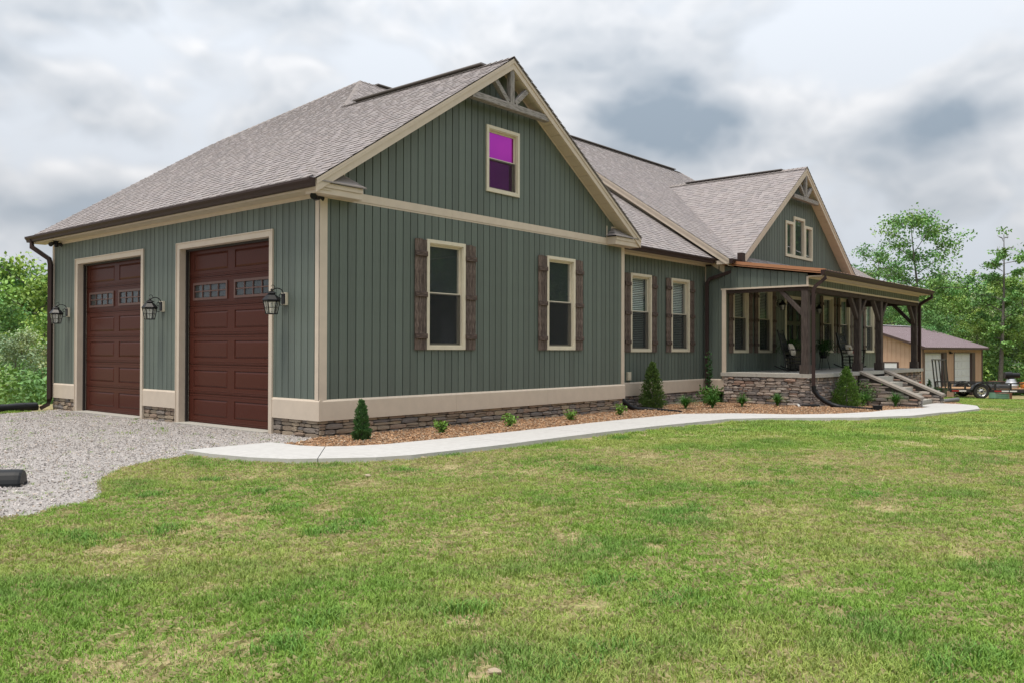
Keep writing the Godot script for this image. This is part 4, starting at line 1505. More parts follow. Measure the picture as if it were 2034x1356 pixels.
# ---------------------------------------------------------------- fittings and furniture
func lantern(label: String, at: Vector3, turn: float, scale := 1.0, group := "") -> Node3D:
	# local: wall is the plane x = 0, the lamp hangs towards +x
	var l := thing("wall_lantern", label, "lantern", at, turn, group)
	var mb := MB.new()
	mb.box(Vector3(0.014, -0.1, -0.065), Vector3(0.06, 0.1, 0.065))
	part("mounting_block", mb, M.frame, l)
	mb = MB.new()
	mb.bar(Vector3(0.06, -0.085, 0), Vector3(0.06, 0.085, 0), 0.03, 0.1, Vector3.BACK, 0.008)
	# scroll arm over the lamp and a lower curl
	var arm := PackedVector3Array()
	for k in 15:
		var a := PI * 1.15 * k / 14.0
		arm.append(Vector3(0.175 - 0.105 * cos(a), 0.09 + 0.075 * sin(a), 0))
	mb.tube(arm, PackedFloat32Array([0.008]), 6)
	var curl := PackedVector3Array()
	for k in 12:
		var a := -PI * 0.6 + TAU * 0.8 * k / 11.0
		curl.append(Vector3(0.115 + 0.03 * cos(a), 0.04 + 0.035 * sin(a), 0))
	mb.tube(curl, PackedFloat32Array([0.007]), 6)
	var low := PackedVector3Array()
	for k in 12:
		var a := PI * 0.9 + PI * 1.2 * k / 11.0
		low.append(Vector3(0.115 + 0.045 * cos(a), -0.065 + 0.04 * sin(a), 0))
	mb.tube(low, PackedFloat32Array([0.006]), 6)
	part("bracket", mb, M.black_metal, l)
	# hexagonal lamp
	var c := Vector3(0.285, 0, 0)
	mb = MB.new()
	mb.lathe(PackedVector2Array([Vector2(0.105, -0.032), Vector2(0.148, -0.036), Vector2(0.146, -0.024), Vector2(0.125, 0.0), Vector2(0.085, 0.045), Vector2(0.058, 0.062), Vector2(0.055, 0.072), Vector2(0.078, 0.076), Vector2(0.07, 0.088), Vector2(0.03, 0.112), Vector2(0.012, 0.118), Vector2(0.012, 0.128), Vector2(0.021, 0.138), Vector2(0.01, 0.15), Vector2(0.0, 0.155)]), c, 6, true, PI / 6)
	var hook := PackedVector3Array()
	for k in 12:
		var a := -PI * 0.45 + PI * 1.35 * k / 11.0
		hook.append(c + Vector3(0.028 + 0.036 * -cos(a) - 0.05, 0.172 + 0.04 * sin(a), 0))
	mb.tube(hook, PackedFloat32Array([0.0065, 0.0065, 0.006, 0.006, 0.0055, 0.005, 0.005, 0.0045, 0.004, 0.004, 0.0035, 0.003]), 6)
	part("lamp_roof", mb, M.black_metal, l)
	mb = MB.new()
	mb.lathe(PackedVector2Array([Vector2(0.0, -0.262), Vector2(0.098, -0.258), Vector2(0.1, -0.248), Vector2(0.084, -0.240)]), c, 6, true, PI / 6)
	mb.lathe(PackedVector2Array([Vector2(0.128, -0.062), Vector2(0.136, -0.034)]), c, 6, true, PI / 6)
	for k in 6:
		var a := TAU * k / 6 + PI / 6
		var d := Vector3(cos(a), 0, sin(a))
		mb.bar(c + d * 0.088 + Vector3(0, -0.25, 0), c + d * 0.132 + Vector3(0, -0.04, 0), 0.014, 0.014, d)
		var e := a + PI / 6
		var q := Vector3(cos(e), 0, sin(e)) * 0.866
		mb.bar(c + q * 0.089 + Vector3(0, -0.248, 0), c + q * 0.132 + Vector3(0, -0.045, 0), 0.005, 0.006, q)
		var a2 := a + PI / 3
		var f := Vector3(cos(a2), 0, sin(a2))
		mb.bar(c + d * 0.109 + Vector3(0, -0.15, 0), c + f * 0.109 + Vector3(0, -0.15, 0), 0.005, 0.006, Vector3.UP)
	part("lamp_cage", mb, M.black_metal, l)
	mb = MB.new()
	mb.lathe(PackedVector2Array([Vector2(0.086, -0.248), Vector2(0.129, -0.045)]), c, 6, true, PI / 6)
	part("lamp_glass", mb, M.lamp_glass, l)
	mb = MB.new()
	mb.lathe(PackedVector2Array([Vector2(0.0, -0.15), Vector2(0.02, -0.14), Vector2(0.022, -0.1), Vector2(0.012, -0.07), Vector2(0.012, -0.036)]), c, 10)
	part("bulb", mb, M.white_plastic, l)
	l.scale = Vector3.ONE * scale
	return l


func floodlight(label: String, at: Vector3, turn: float) -> void:
	var l := thing("security_light", label, "floodlight", at, turn)
	var mb := MB.new()
	mb.lathe(PackedVector2Array([Vector2(0.0, 0.0), Vector2(0.055, 0.0), Vector2(0.06, -0.015), Vector2(0.045, -0.035), Vector2(0.0, -0.035)]), Vector3.ZERO, 14)
	part("mount", mb, M.black_metal, l)
	mb = MB.new()
	mb.bar(Vector3(0, -0.03, 0), Vector3(0.0, -0.13, 0.02), 0.085, 0.07, Vector3.BACK, 0.015)
	part("sensor", mb, M.black_metal, l)
	for k in [-1, 1]:
		mb = MB.new()
		mb.tube(PackedVector3Array([Vector3(0.03 * k, -0.04, 0), Vector3(0.075 * k, -0.06, 0.01)]), PackedFloat32Array([0.013]), 8)
		mb.tube(PackedVector3Array([Vector3(0.06 * k, -0.05, -0.0), Vector3(0.09 * k, -0.06, 0.01), Vector3(0.165 * k, -0.095, 0.05)]), PackedFloat32Array([0.028, 0.04, 0.052]), 12)
		part("lamp_head", mb, M.black_metal, l)


func corrugated(called: String, label: String, path: Array, r: float) -> void:
	var curve := Curve3D.new()
	for k in path.size():
		var p: Vector3 = path[k]
		var t := ((path[mini(k + 1, path.size() - 1)] as Vector3) - (path[maxi(k - 1, 0)] as Vector3)) * 0.2
		curve.add_point(p - (path[0] as Vector3), -t, t)
	var o := MeshInstance3D.new()
	var pts := PackedVector3Array()
	var rad := PackedFloat32Array()
	var total := curve.get_baked_length()
	var n := int(total / 0.011)
	for k in n + 1:
		pts.append(curve.sample_baked(total * k / n))
		rad.append(r + (0.0045 if k % 4 < 2 else -0.0035))
	var mb := MB.new()
	mb.tube(pts, rad, 14, true)
	o.name = numbered(called)
	o.mesh = mb.mesh()
	o.material_override = M.black_plastic
	o.position = path[0]
	add_child(o)
	tag(o, label, "drain pipe")


func rocking_chair(label: String, at: Vector3, turn: float, group: String, cushion: int) -> void:
	# local: faces +z, origin on the floor
	var c := thing("rocking_chair", label, "rocking chair", at, turn, group)
	var tilt := -0.12
	var mb := MB.new()
	for k in [-1, 1]:
		mb = MB.new()
		var rk := PackedVector3Array()
		for j in 13:
			var a := lerpf(-0.52, 0.36, j / 12.0)
			rk.append(Vector3(0.27 * k, 1.05 - 1.03 * cos(a), 1.03 * sin(a)))
		mb.tube(rk, PackedFloat32Array([0.021]), 6)
		part("rocker", mb, M.chair_black, c)
		mb = MB.new()
		mb.bar(Vector3(0.27 * k, 0.05, 0.24), Vector3(0.28 * k, 0.62, 0.29), 0.045, 0.045, Vector3.BACK, 0.006)
		part("front_leg", mb, M.chair_black, c)
		mb = MB.new()
		mb.bar(Vector3(0.26 * k, 0.04, -0.19), Vector3(0.235 * k, 0.42, -0.22), 0.045, 0.045, Vector3.BACK, 0.006)
		mb.bar(Vector3(0.235 * k, 0.41, -0.22), Vector3(0.245 * k, 1.20, -0.44), 0.045, 0.045, Vector3.BACK, 0.006)
		part("back_post", mb, M.chair_black, c)
		mb = MB.new()
		mb.bar(Vector3(0.28 * k, 0.635, 0.36), Vector3(0.26 * k, 0.62, -0.28), 0.09, 0.028, Vector3.UP, 0.006)
		part("armrest", mb, M.chair_black, c)
		mb = MB.new()
		mb.bar(Vector3(0.265 * k, 0.2, 0.25), Vector3(0.25 * k, 0.2, -0.2), 0.026, 0.026, Vector3.UP)
		mb.bar(Vector3(0.265 * k, 0.3, 0.26), Vector3(0.25 * k, 0.3, -0.21), 0.026, 0.026, Vector3.UP)
		part("stretcher", mb, M.chair_black, c)
	for y in [0.2, 0.3]:
		mb = MB.new()
		mb.bar(Vector3(-0.27, y, 0.25), Vector3(0.27, y, 0.25), 0.026, 0.03, Vector3.UP)
		part("stretcher", mb, M.chair_black, c)
	mb = MB.new()
	for k in 7:
		mb.bar(Vector3(-0.28, 0.425 - 0.0008 * k * k, 0.28 - 0.08 * k), Vector3(0.28, 0.425 - 0.0008 * k * k, 0.28 - 0.08 * k), 0.07, 0.024, Vector3.UP, 0.006)
	part("seat", mb, M.chair_black, c)
	for y in [0.52, 0.86, 1.13]:
		mb = MB.new()
		var z := lerpf(-0.22, -0.44, (y - 0.41) / 0.79)
		mb.bar(Vector3(-0.25, y, z), Vector3(0.25, y, z), 0.028, 0.085 if y > 1.0 else 0.06, Vector3.UP, 0.006)
		part("back_rail", mb, M.chair_black, c)
	for k in 5:
		mb = MB.new()
		var x := -0.17 + 0.085 * k
		mb.bar(Vector3(x, 0.54, lerpf(-0.22, -0.44, 0.165)), Vector3(x, 1.11, lerpf(-0.22, -0.44, 0.886)), 0.016, 0.045, Vector3.RIGHT, 0.004)
		part("back_slat", mb, M.chair_black, c)
	if cushion:
		var p := thing("throw_pillow", "white pillow with tan and red print leaning in the black rocking chair" if cushion == 2 else "plain white pillow leaning in the dark rocking chair by the porch post", "pillow", at + Vector3(0.02, 0.46, -0.1), turn)
		var pm := MB.new()
		pillow_shape(pm, 0.36)
		part("cover", pm, M.cushion, p, Transform3D(Basis(Vector3.RIGHT, -0.3), Vector3(0, 0.17, 0)))
		if cushion == 2:
			for e in [[Vector3(-0.06, 0.2, 0.062), M.cushion_tan, 0.13], [Vector3(0.09, 0.11, 0.075), M.cushion_red, 0.1]]:
				var pp := MB.new()
				pillow_shape(pp, e[2])
				part("print_patch", pp, e[1], p, Transform3D(Basis(Vector3.RIGHT, -0.3).scaled_local(Vector3(1, 1, 0.12)), e[0]))


func pillow_shape(mb: MB, size: float) -> void:
	var n := 8
	var h := func(i: int, j: int) -> float:
		var a := 1.0 - pow(absf(2.0 * i / n - 1.0), 2.5)
		var b := 1.0 - pow(absf(2.0 * j / n - 1.0), 2.5)
		return size * 0.2 * sqrt(maxf(a * b, 0.0))
	for sgn in [-1, 1]:
		for i in n:
			for j in n:
				var q := []
				for e in [[i, j], [i + 1, j], [i + 1, j + 1], [i, j + 1]]:
					q.append(Vector3((e[0] / float(n) - 0.5) * size, (e[1] / float(n) - 0.5) * size, sgn * h.call(e[0], e[1])))
				mb.quad(q[0], q[1], q[2], q[3], Vector3(0, 0, sgn))


func fern(label: String, at: Vector3, group: String) -> void:
	var f := thing("potted_fern", label, "fern", at, R.randf() * TAU, group)
	var mb := MB.new()
	for k in 3:
		var a := TAU * k / 3
		mb.tube(PackedVector3Array([Vector3(cos(a) * 0.2, 0, sin(a) * 0.2), Vector3(cos(a) * 0.13, 0.3, sin(a) * 0.13), Vector3(cos(a) * 0.15, 0.5, sin(a) * 0.15)]), PackedFloat32Array([0.009]), 6)
	var ring := PackedVector3Array()
	for k in 17:
		ring.append(Vector3(cos(TAU * k / 16) * 0.14, 0.42, sin(TAU * k / 16) * 0.14))
	mb.tube(ring, PackedFloat32Array([0.008]), 6, false)
	part("stand", mb, M.black_metal, f)
	mb = MB.new()
	mb.lathe(PackedVector2Array([Vector2(0.0, 0.36), Vector2(0.10, 0.36), Vector2(0.145, 0.55), Vector2(0.15, 0.56), Vector2(0.13, 0.56), Vector2(0.0, 0.54)]), Vector3.ZERO, 18)
	part("pot", mb, M.black_plastic, f)
	mb = MB.new()
	mb.tinted = true
	for k in 70:
		var a := R.randf() * TAU
		var l := R.randf_range(0.32, 0.55)
		var rise := R.randf_range(0.12, 0.5)
		var d := Vector3(cos(a), 0, sin(a))
		var sd := Vector3(-sin(a), 0, cos(a))
		var g := R.randf_range(0.7, 1.3)
		mb.col = Color(0.035 * g, 0.085 * g, 0.022 * g)
		var prev := Vector3(0, 0.55, 0)
		for j in 10:
			var t := (j + 1) / 10.0
			var p := Vector3(0, 0.55, 0) + d * l * t + Vector3.UP * (rise * sin(t * 2.3) - 0.22 * t * t)
			var w := 0.045 * (1.0 - t * 0.75)
			for q in [-1, 1]:
				mb.tri(prev, p, (prev + p) * 0.5 + sd * w * q + Vector3.UP * -0.008 + d * 0.015, Vector3.UP)
			prev = p
	part("fronds", mb, M.leaf, f)


func build_details() -> void:
	for d in [[-9.14, "black wall lantern between the downspout and the farther garage door"], [-4.88, "black wall lantern on the green pier between the two garage doors"], [-0.88, "black wall lantern between the nearer garage door and the corner of the house"]]:
		lantern(d[1], Vector3(0, 2.20, d[0]), PI, 1.0, "lanterns on the garage wall")
	for d in [[17.2, "black porch lantern left of the entry door"], [20.2, "black porch lantern right of the entry door"]]:
		lantern(d[1], Vector3(d[0], 2.82, 0.0), -PI / 2, 0.8, "lanterns on the porch wall")
	floodlight("twin head black security light under the eave above the garage corner", Vector3(-0.13, 3.822, 0.03), 0.5)
	floodlight("black security light under the far end of the garage eave by the downspout", Vector3(-0.14, 3.822, -9.55), 0.2)
	# downspouts
	downspout([Vector3(-0.38, 3.86, -10.3), Vector3(-0.38, 3.72, -10.28), Vector3(-0.12, 3.45, -9.98), Vector3(-0.1, 3.32, -9.95), Vector3(-0.1, 0.25, -9.95), Vector3(-0.12, 0.12, -9.97), Vector3(-0.26, 0.03, -10.05)])
	downspout([Vector3(13.78, 3.85, 0.46), Vector3(13.76, 3.66, 0.46), Vector3(13.62, 3.58, 0.40), Vector3(13.46, 3.36, -0.30), Vector3(13.42, 3.26, -0.36), Vector3(13.42, 0.33, -0.36), Vector3(13.42, 0.24, -0.33), Vector3(13.42, 0.2, -0.2)])
	var box := MB.new()
	box.box(Vector3(13.72, 3.80, 0.40), Vector3(13.9, 4.06, 0.55))
	part("rain_head", box, M.gutter, house)
	downspout([Vector3(13.55, 3.40, 2.89), Vector3(13.55, 3.23, 2.89), Vector3(13.46, 3.02, 2.66), Vector3(13.45, 2.93, 2.62), Vector3(13.45, 0.47, 2.62)])
	downspout([Vector3(23.52, 3.40, 2.88), Vector3(23.52, 3.22, 2.88), Vector3(23.58, 3.0, 2.5), Vector3(23.58, 2.9, 2.46), Vector3(23.58, -0.3, 2.46)])
	corrugated("drain_pipe", "black corrugated drain pipe bending from the garage end into the mulch", [Vector3(8.62, 0.30, -0.1), Vector3(8.66, 0.2, -0.02), Vector3(8.95, 0.03, 0.10), Vector3(9.3, -0.01, 0.35), Vector3(9.25, -0.03, 0.85), Vector3(9.08, -0.03, 1.25)], 0.056)
	corrugated("drain_pipe", "black corrugated drain pipe curving from the porch corner downspout to the walk", [Vector3(13.45, 0.50, 2.62), Vector3(13.46, 0.36, 2.64), Vector3(13.55, 0.12, 2.85), Vector3(13.65, -0.02, 3.2), Vector3(13.5, -0.05, 3.75), Vector3(13.2, -0.04, 4.15)], 0.058)
	# splash box where the pipe ends
	var sp := MB.new()
	sp.box(Vector3(-0.08, 0.0, -0.1), Vector3(0.08, 0.1, 0.1))
	sp.box(Vector3(-0.09, 0.1, -0.11), Vector3(0.09, 0.115, 0.11))
	tag(part("drain_outlet", sp, M.black_plastic, self, Transform3D(Basis(Vector3.UP, 0.4), Vector3(13.1, -0.03, 4.3))), "small dark drain outlet box at the end of the porch drain pipe", "drain")
	# tap box on the wing wall, behind the spruce
	var tb := MB.new()
	tb.box(Vector3(9.50, 0.66, -0.49), Vector3(9.66, 0.86, -0.44))
	tb.box(Vector3(9.525, 0.69, -0.44), Vector3(9.635, 0.83, -0.43))
	part("outlet_cover", tb, M.frame, house)
	# porch furniture
	rocking_chair("black rocking chair with a plain white pillow near the left porch post", Vector3(16.25, 0.79, 1.0), 0.1, "rocking chairs on the porch", 1)
	rocking_chair("black rocking chair with a printed pillow right of the fern by the entry", Vector3(21.25, 0.79, 0.95), -0.15, "rocking chairs on the porch", 2)
	fern("bushy green fern on a black stand behind the left rocking chair", Vector3(16.95, 0.79, 0.55), "potted ferns on the porch")
	fern("bushy green fern on a black stand between the entry and the right rocking chair", Vector3(19.05, 0.79, 0.8), "potted ferns on the porch")
	var mat_box := MB.new()
	mat_box.box(Vector3(-0.45, 0, -0.3), Vector3(0.45, 0.012, 0.3))
	tag(part("door_mat", mat_box, M.rubber, self, Transform3D(Basis(), Vector3(18.85, 0.7905, 0.5))), "dark rubber mat on the porch floor before the entry", "mat")
	# flower pot by the steps
	var fp := thing("flower_pot", "small pot of bright red flowers beside the porch steps", "flower pot", Vector3(21.2, 0.0, 3.0))
	fp.position.y = ground(21.2, 3.0)
	var pot := MB.new()
	pot.lathe(PackedVector2Array([Vector2(0.0, 0.0), Vector2(0.16, 0.0), Vector2(0.2, 0.38), Vector2(0.22, 0.38), Vector2(0.22, 0.42), Vector2(0.18, 0.42), Vector2(0.0, 0.40)]), Vector3.ZERO, 16)
	part("pot", pot, M.terracotta, fp)
	var lv := MB.new()
	lv.tinted = true
	var pe := MB.new()
	for k in 160:
		var d := Vector3(R.randfn(0, 1), absf(R.randfn(0, 1)) * 0.8, R.randfn(0, 1)).normalized() * R.randf_range(0.12, 0.27)
		var q := Vector3(0, 0.42, 0) + d
		var a := Vector3(R.randfn(0, 1), R.randfn(0, 1), R.randfn(0, 1)).normalized() * 0.045
		var b := a.cross(d).normalized() * 0.035
		if k % 2:
			lv.col = Color(0.05, 0.12, 0.03)
			lv.quad(q - a, q + b, q + a, q - b, d)
		else:
			q += d.normalized() * 0.03
			pe.quad(q - a, q + b, q + a, q - b, d)
	part("leaves", lv, M.leaf, fp)
	part("blossoms", pe, M.petals, fp)


# ---------------------------------------------------------------- outbuilding, trailer, drums
func build_outbuildings() -> void:
	var p0 := Vector3(43.3, -1.14, -2.64)
	var g := thing("metal_garage", "tan metal garage with mauve ribbed roof and two white overhead doors", "garage", p0, -0.1158)
	# local: x along the front, z out of the front (towards the lawn), y up
	var L := 9.45
	var D := 7.4
	var H := 2.78
	var rise := 1.22
	for k in 42:   # front sheets, cut round the two doors
		var x0 := L * k / 42.0
		var x1 := L * (k + 1) / 42.0
		var y0 := -0.2
		for d in [[0.25, 3.5], [4.68, 8.1]]:
			if (x0 + x1) * 0.5 > d[0] and (x0 + x1) * 0.5 < d[1]:
				y0 = 2.42
		var mb := MB.new()
		mb.box(Vector3(x0 + 0.004, y0, -0.03), Vector3(x1 - 0.02, H, 0.0))
		mb.box(Vector3(x1 - 0.02, y0, -0.03), Vector3(x1 + 0.004, H, 0.018))
		part("wall_sheet", mb, M.tan_metal, g)
	for k in 30:   # gable sheets
		var z0 := -D * k / 30.0
		var z1 := -D * (k + 1) / 30.0
		var h0 := H + rise * (1.0 - absf(2.0 * -z0 / D - 1.0))
		var h1 := H + rise * (1.0 - absf(2.0 * -z1 / D - 1.0))
		var mb := MB.new()
		mb.prism(PackedVector2Array([Vector2(z0, -0.2), Vector2(z1 + 0.02, -0.2), Vector2(z1 + 0.02, h1), Vector2(z0, h0)]), Vector3.ZERO, Vector3.BACK, Vector3.UP, Vector3.RIGHT, 0.0, 0.03)
		mb.prism(PackedVector2Array([Vector2(z1 + 0.02, -0.2), Vector2(z1, -0.2), Vector2(z1, h1), Vector2(z1 + 0.02, h1)]), Vector3.ZERO, Vector3.BACK, Vector3.UP, Vector3.RIGHT, -0.018, 0.03)
		part("wall_sheet", mb, M.tan_metal, g)
	var bk := MB.new()
	bk.box(Vector3(0, -0.2, -D - 0.03), Vector3(L, H, -D))
	bk.prism(PackedVector2Array([Vector2(0, -0.2), Vector2(-D, -0.2), Vector2(-D, H), Vector2(-D / 2, H + rise), Vector2(0, H)]), Vector3.ZERO, Vector3.BACK, Vector3.UP, Vector3.RIGHT, L - 0.03, L)
	part("rear_wall", bk, M.tan_metal, g)
	for side in 2:
		var rf := group_part("roof_slope", g)
		var za := 0.28 if side == 0 else -D - 0.28
		var sl := rise / (D / 2)
		var ya := H - 0.28 * sl
		for k in 36:
			var x0 := -0.28 + (L + 0.56) * k / 36.0
			var x1 := -0.28 + (L + 0.56) * (k + 1) / 36.0
			var mb := MB.new()
			var nn := Vector3(0, 1, sl * (1.0 if side == 0 else -1.0)).normalized()
			for e in [[x0, x1 - 0.035, 0.05], [x1 - 0.035, x1, 0.085]]:
				var q := [Vector3(e[0], ya + e[2], za), Vector3(e[1], ya + e[2], za), Vector3(e[1], H + rise + e[2], -D / 2), Vector3(e[0], H + rise + e[2], -D / 2)]
				mb.quad(q[0], q[1], q[2], q[3], nn)
				mb.quad(q[0], q[1], q[1] - Vector3(0, 0.05, 0), q[0] - Vector3(0, 0.05, 0), Vector3.BACK)
				mb.quad(q[1], q[2], q[2] - Vector3(0, 0.05, 0), q[1] - Vector3(0, 0.05, 0), Vector3.RIGHT)
				mb.quad(q[0], q[3], q[3] - Vector3(0, 0.05, 0), q[0] - Vector3(0, 0.05, 0), Vector3.LEFT)
			part("roof_sheet", mb, M.mauve_metal, rf)
	var cap := MB.new()
	cap.bar(Vector3(-0.3, H + rise + 0.1, -D / 2), Vector3(L + 0.3, H + rise + 0.1, -D / 2), 0.3, 0.04, Vector3.UP, 0.012)
	part("ridge_cap", cap, M.white_door, g)
	var tr := MB.new()
	tr.box(Vector3(-0.3, H - 0.17, 0.26), Vector3(L + 0.3, H - 0.04, 0.3))
	tr.box(Vector3(-0.28, H - 0.17, 0.0), Vector3(L + 0.28, H - 0.15, 0.26))
	tr.prism(PackedVector2Array([Vector2(0.3, H - 0.17), Vector2(0.3, H - 0.03), Vector2(-D / 2, H + rise + 0.09), Vector2(-D / 2, H + rise - 0.06)]), Vector3.ZERO, Vector3.BACK, Vector3.UP, Vector3.RIGHT, -0.31, -0.28)
	tr.prism(PackedVector2Array([Vector2(0.3, H - 0.17), Vector2(0.3, H - 0.03), Vector2(-D / 2, H + rise + 0.09), Vector2(-D / 2, H + rise - 0.06)]), Vector3.ZERO, Vector3.BACK, Vector3.UP, Vector3.RIGHT, L + 0.28, L + 0.31)
	tr.box(Vector3(L - 0.14, -0.2, 0.0), Vector3(L + 0.02, H - 0.15, 0.03))
	tr.box(Vector3(-0.02, -0.2, 0.02), Vector3(0.1, H - 0.15, 0.04))
	part("edge_trim", tr, M.brown_metal, g)
	for d in [[0.25, 3.5], [4.68, 8.1]]:
		var door := group_part("overhead_door", g)
		for k in 5:
			var mb := MB.new()
			var y := 0.0 + 0.484 * k
			mb.box(Vector3(d[0] + 0.05, y, -0.14), Vector3(d[1] - 0.5, y + 0.476, -0.11))
			for i in 4:
				var w: float = (d[1] - 0.55 - d[0]) / 4.0
				var x: float = d[0] + 0.05 + w * i
				mb.box(Vector3(x + 0.08, y + 0.1, -0.11), Vector3(x + w - 0.08, y + 0.38, -0.098))
			part("door_section", mb, M.white_door, door)
		var fr := MB.new()
		fr.box(Vector3(d[0] - 0.03, -0.2, -0.14), Vector3(d[0] + 0.05, 2.44, 0.03))
		fr.box(Vector3(d[1] - 0.5, -0.2, -0.14), Vector3(d[1] + 0.02, 2.44, 0.03))
		fr.box(Vector3(d[0] + 0.05, 2.40, -0.14), Vector3(d[1] - 0.5, 2.44, 0.03))
		part("door_frame", fr, M.brown_metal, door)
	# side door on the gable, only its head shows past the porch
	var sd := group_part("overhead_door", g)
	for k in 4:
		var mb := MB.new()
		mb.box(Vector3(-0.03, 0.0 + 0.46 * k, -3.9), Vector3(-0.02, 0.455 + 0.46 * k, -1.4))
		part("door_section", mb, M.white_door, sd)
	var sf := MB.new()
	sf.box(Vector3(-0.045, 0.0, -4.0), Vector3(-0.019, 1.9, -3.9))
	sf.box(Vector3(-0.045, 0.0, -1.4), Vector3(-0.019, 1.9, -1.3))
	sf.box(Vector3(-0.045, 1.84, -3.9), Vector3(-0.019, 1.9, -1.4))
	part("door_frame", sf, M.brown_metal, sd)
	floodlight("small security light over the two white overhead doors of the metal garage", p0 + Vector3(4.0, 2.5, 0.5), -0.1)
	# ---- utility trailer
	var rear := Vector3(34.36, 0, 0.9)
	var yaw := -1.0098
	rear.y = ground(35.0, 1.5)
	var t := thing("utility_trailer", "black open utility trailer with upright mesh ramp and wooden deck", "trailer", rear, yaw)
	# local: x forwards along the trailer, z towards the camera, ground at y = 0
	var WZ := 1.9
	var mb := MB.new()
	for z in [0.0, -WZ]:
		mb.bar(Vector3(0, 0.36, z), Vector3(7.4, 0.36, z), 0.09, 0.14, Vector3.UP, 0.008)
	for k in 9:
		mb.bar(Vector3(0.2 + 0.88 * k, 0.36, 0), Vector3(0.2 + 0.88 * k, 0.36, -WZ), 0.06, 0.1, Vector3.UP)
	mb.bar(Vector3(7.3, 0.34, 0), Vector3(8.8, 0.34, -WZ / 2), 0.1, 0.1, Vector3.UP)
	mb.bar(Vector3(7.3, 0.34, -WZ), Vector3(8.8, 0.34, -WZ / 2), 0.1, 0.1, Vector3.UP)
	part("chassis", mb, M.trailer_steel, t)
	for k in 9:
		mb = MB.new()
		var z := -0.08 - 0.195 * k
		mb.box(Vector3(0.0, 0.43, z - 0.185), Vector3(7.3, 0.465, z))
		part("deck_board", mb, M.deck_wood, t)
	for z in [0.02, -WZ - 0.02]:
		mb = MB.new()
		mb.bar(Vector3(0, 0.70, z), Vector3(7.4, 0.70, z), 0.055, 0.055, Vector3.UP)
		part("top_rail", mb, M.trailer_steel, t)
		for x in [0.0, 0.62, 1.9, 2.55, 3.2, 4.1, 5.0, 5.9, 6.8, 7.38]:
			mb = MB.new()
			mb.bar(Vector3(x, 0.3, z), Vector3(x, 0.71, z), 0.07, 0.05, Vector3.BACK)
			part("stake", mb, M.trailer_steel, t)
	for z in [0.13, -WZ - 0.13]:
		var wh := group_part("wheel", t, Transform3D(Basis(Vector3.RIGHT, PI / 2), Vector3(1.25, 0.335, z)))
		mb = MB.new()
		mb.lathe(PackedVector2Array([Vector2(0.2, -0.1), Vector2(0.29, -0.11), Vector2(0.325, -0.085), Vector2(0.335, -0.05), Vector2(0.335, 0.05), Vector2(0.325, 0.085), Vector2(0.29, 0.11), Vector2(0.2, 0.1)]), Vector3.ZERO, 28)
		part("tyre", mb, M.rubber, wh)
		mb = MB.new()
		mb.lathe(PackedVector2Array([Vector2(0.205, 0.1), Vector2(0.2, 0.085), Vector2(0.175, 0.06), Vector2(0.12, 0.055), Vector2(0.07, 0.075), Vector2(0.05, 0.1), Vector2(0.0, 0.1)]), Vector3.ZERO, 24)
		mb.lathe(PackedVector2Array([Vector2(0.205, -0.1), Vector2(0.175, -0.06), Vector2(0.0, -0.05)]), Vector3.ZERO, 24)
		part("rim", mb, M.rim_metal, wh)
		mb = MB.new()
		for k in 8:
			mb.lathe(PackedVector2Array([Vector2(0.0, 0.07), Vector2(0.026, 0.07), Vector2(0.0, 0.068)]), Vector3(cos(TAU * k / 8) * 0.145, 0, sin(TAU * k / 8) * 0.145), 8)
		mb.lathe(PackedVector2Array([Vector2(0.045, 0.1), Vector2(0.04, 0.125), Vector2(0.0, 0.13)]), Vector3.ZERO, 12)
		part("hub", mb, M.black_metal, wh)
		mb = MB.new()
		var fp := []
		for k in 15:
			var a := PI * (0.06 + 0.88 * k / 14.0)
			fp.append(Vector3(1.25 - cos(a) * 0.43, 0.335 + sin(a) * 0.41, 0))
		for k in 14:
			var za: float = z - 0.14
			var zb: float = z + 0.14
			var a: Vector3 = fp[k]
			var b: Vector3 = fp[k + 1]
			mb.quad(Vector3(a.x, a.y, za), Vector3(b.x, b.y, za), Vector3(b.x, b.y, zb), Vector3(a.x, a.y, zb), Vector3.UP)
			var c := Vector3(1.25, 0.335, 0)
			mb.quad(Vector3(a.x, a.y, zb), Vector3(b.x, b.y, zb), Vector3(b.x, b.y, zb) + (c - b) * 0.09, Vector3(a.x, a.y, zb) + (c - a) * 0.09, Vector3.BACK)
		part("mudguard", mb, M.trailer_steel, t)
	mb = MB.new()
	mb.bar(Vector3(1.25, 0.335, -WZ - 0.1), Vector3(1.25, 0.335, 0.1), 0.07, 0.07)
	part("axle", mb, M.trailer_steel, t)
	# ramp standing at the rear
	var ramp := group_part("ramp_gate", t, Transform3D(Basis(Vector3.BACK, 0.1), Vector3(-0.05, 0.4, 0)))
	mb = MB.new()
	mb.bar(Vector3(0, 0, -0.05), Vector3(0, 1.35, -0.05), 0.05, 0.05, Vector3.RIGHT)
	mb.bar(Vector3(0, 0, -WZ + 0.05), Vector3(0, 1.35, -WZ + 0.05), 0.05, 0.05, Vector3.RIGHT)
	mb.bar(Vector3(0, 1.35, 0), Vector3(0, 1.35, -WZ), 0.05, 0.05)
	mb.bar(Vector3(0, 0.02, 0), Vector3(0, 0.02, -WZ), 0.05, 0.05)
	part("gate_frame", mb, M.trailer_steel, ramp)
	for k in 3:
		mb = MB.new()
		var z := -WZ * (k + 1) / 4.0
		mb.bar(Vector3(0, 0, z), Vector3(0, 1.35, z), 0.045, 0.045, Vector3.RIGHT)
		part("gate_bar", mb, M.trailer_steel, ramp)
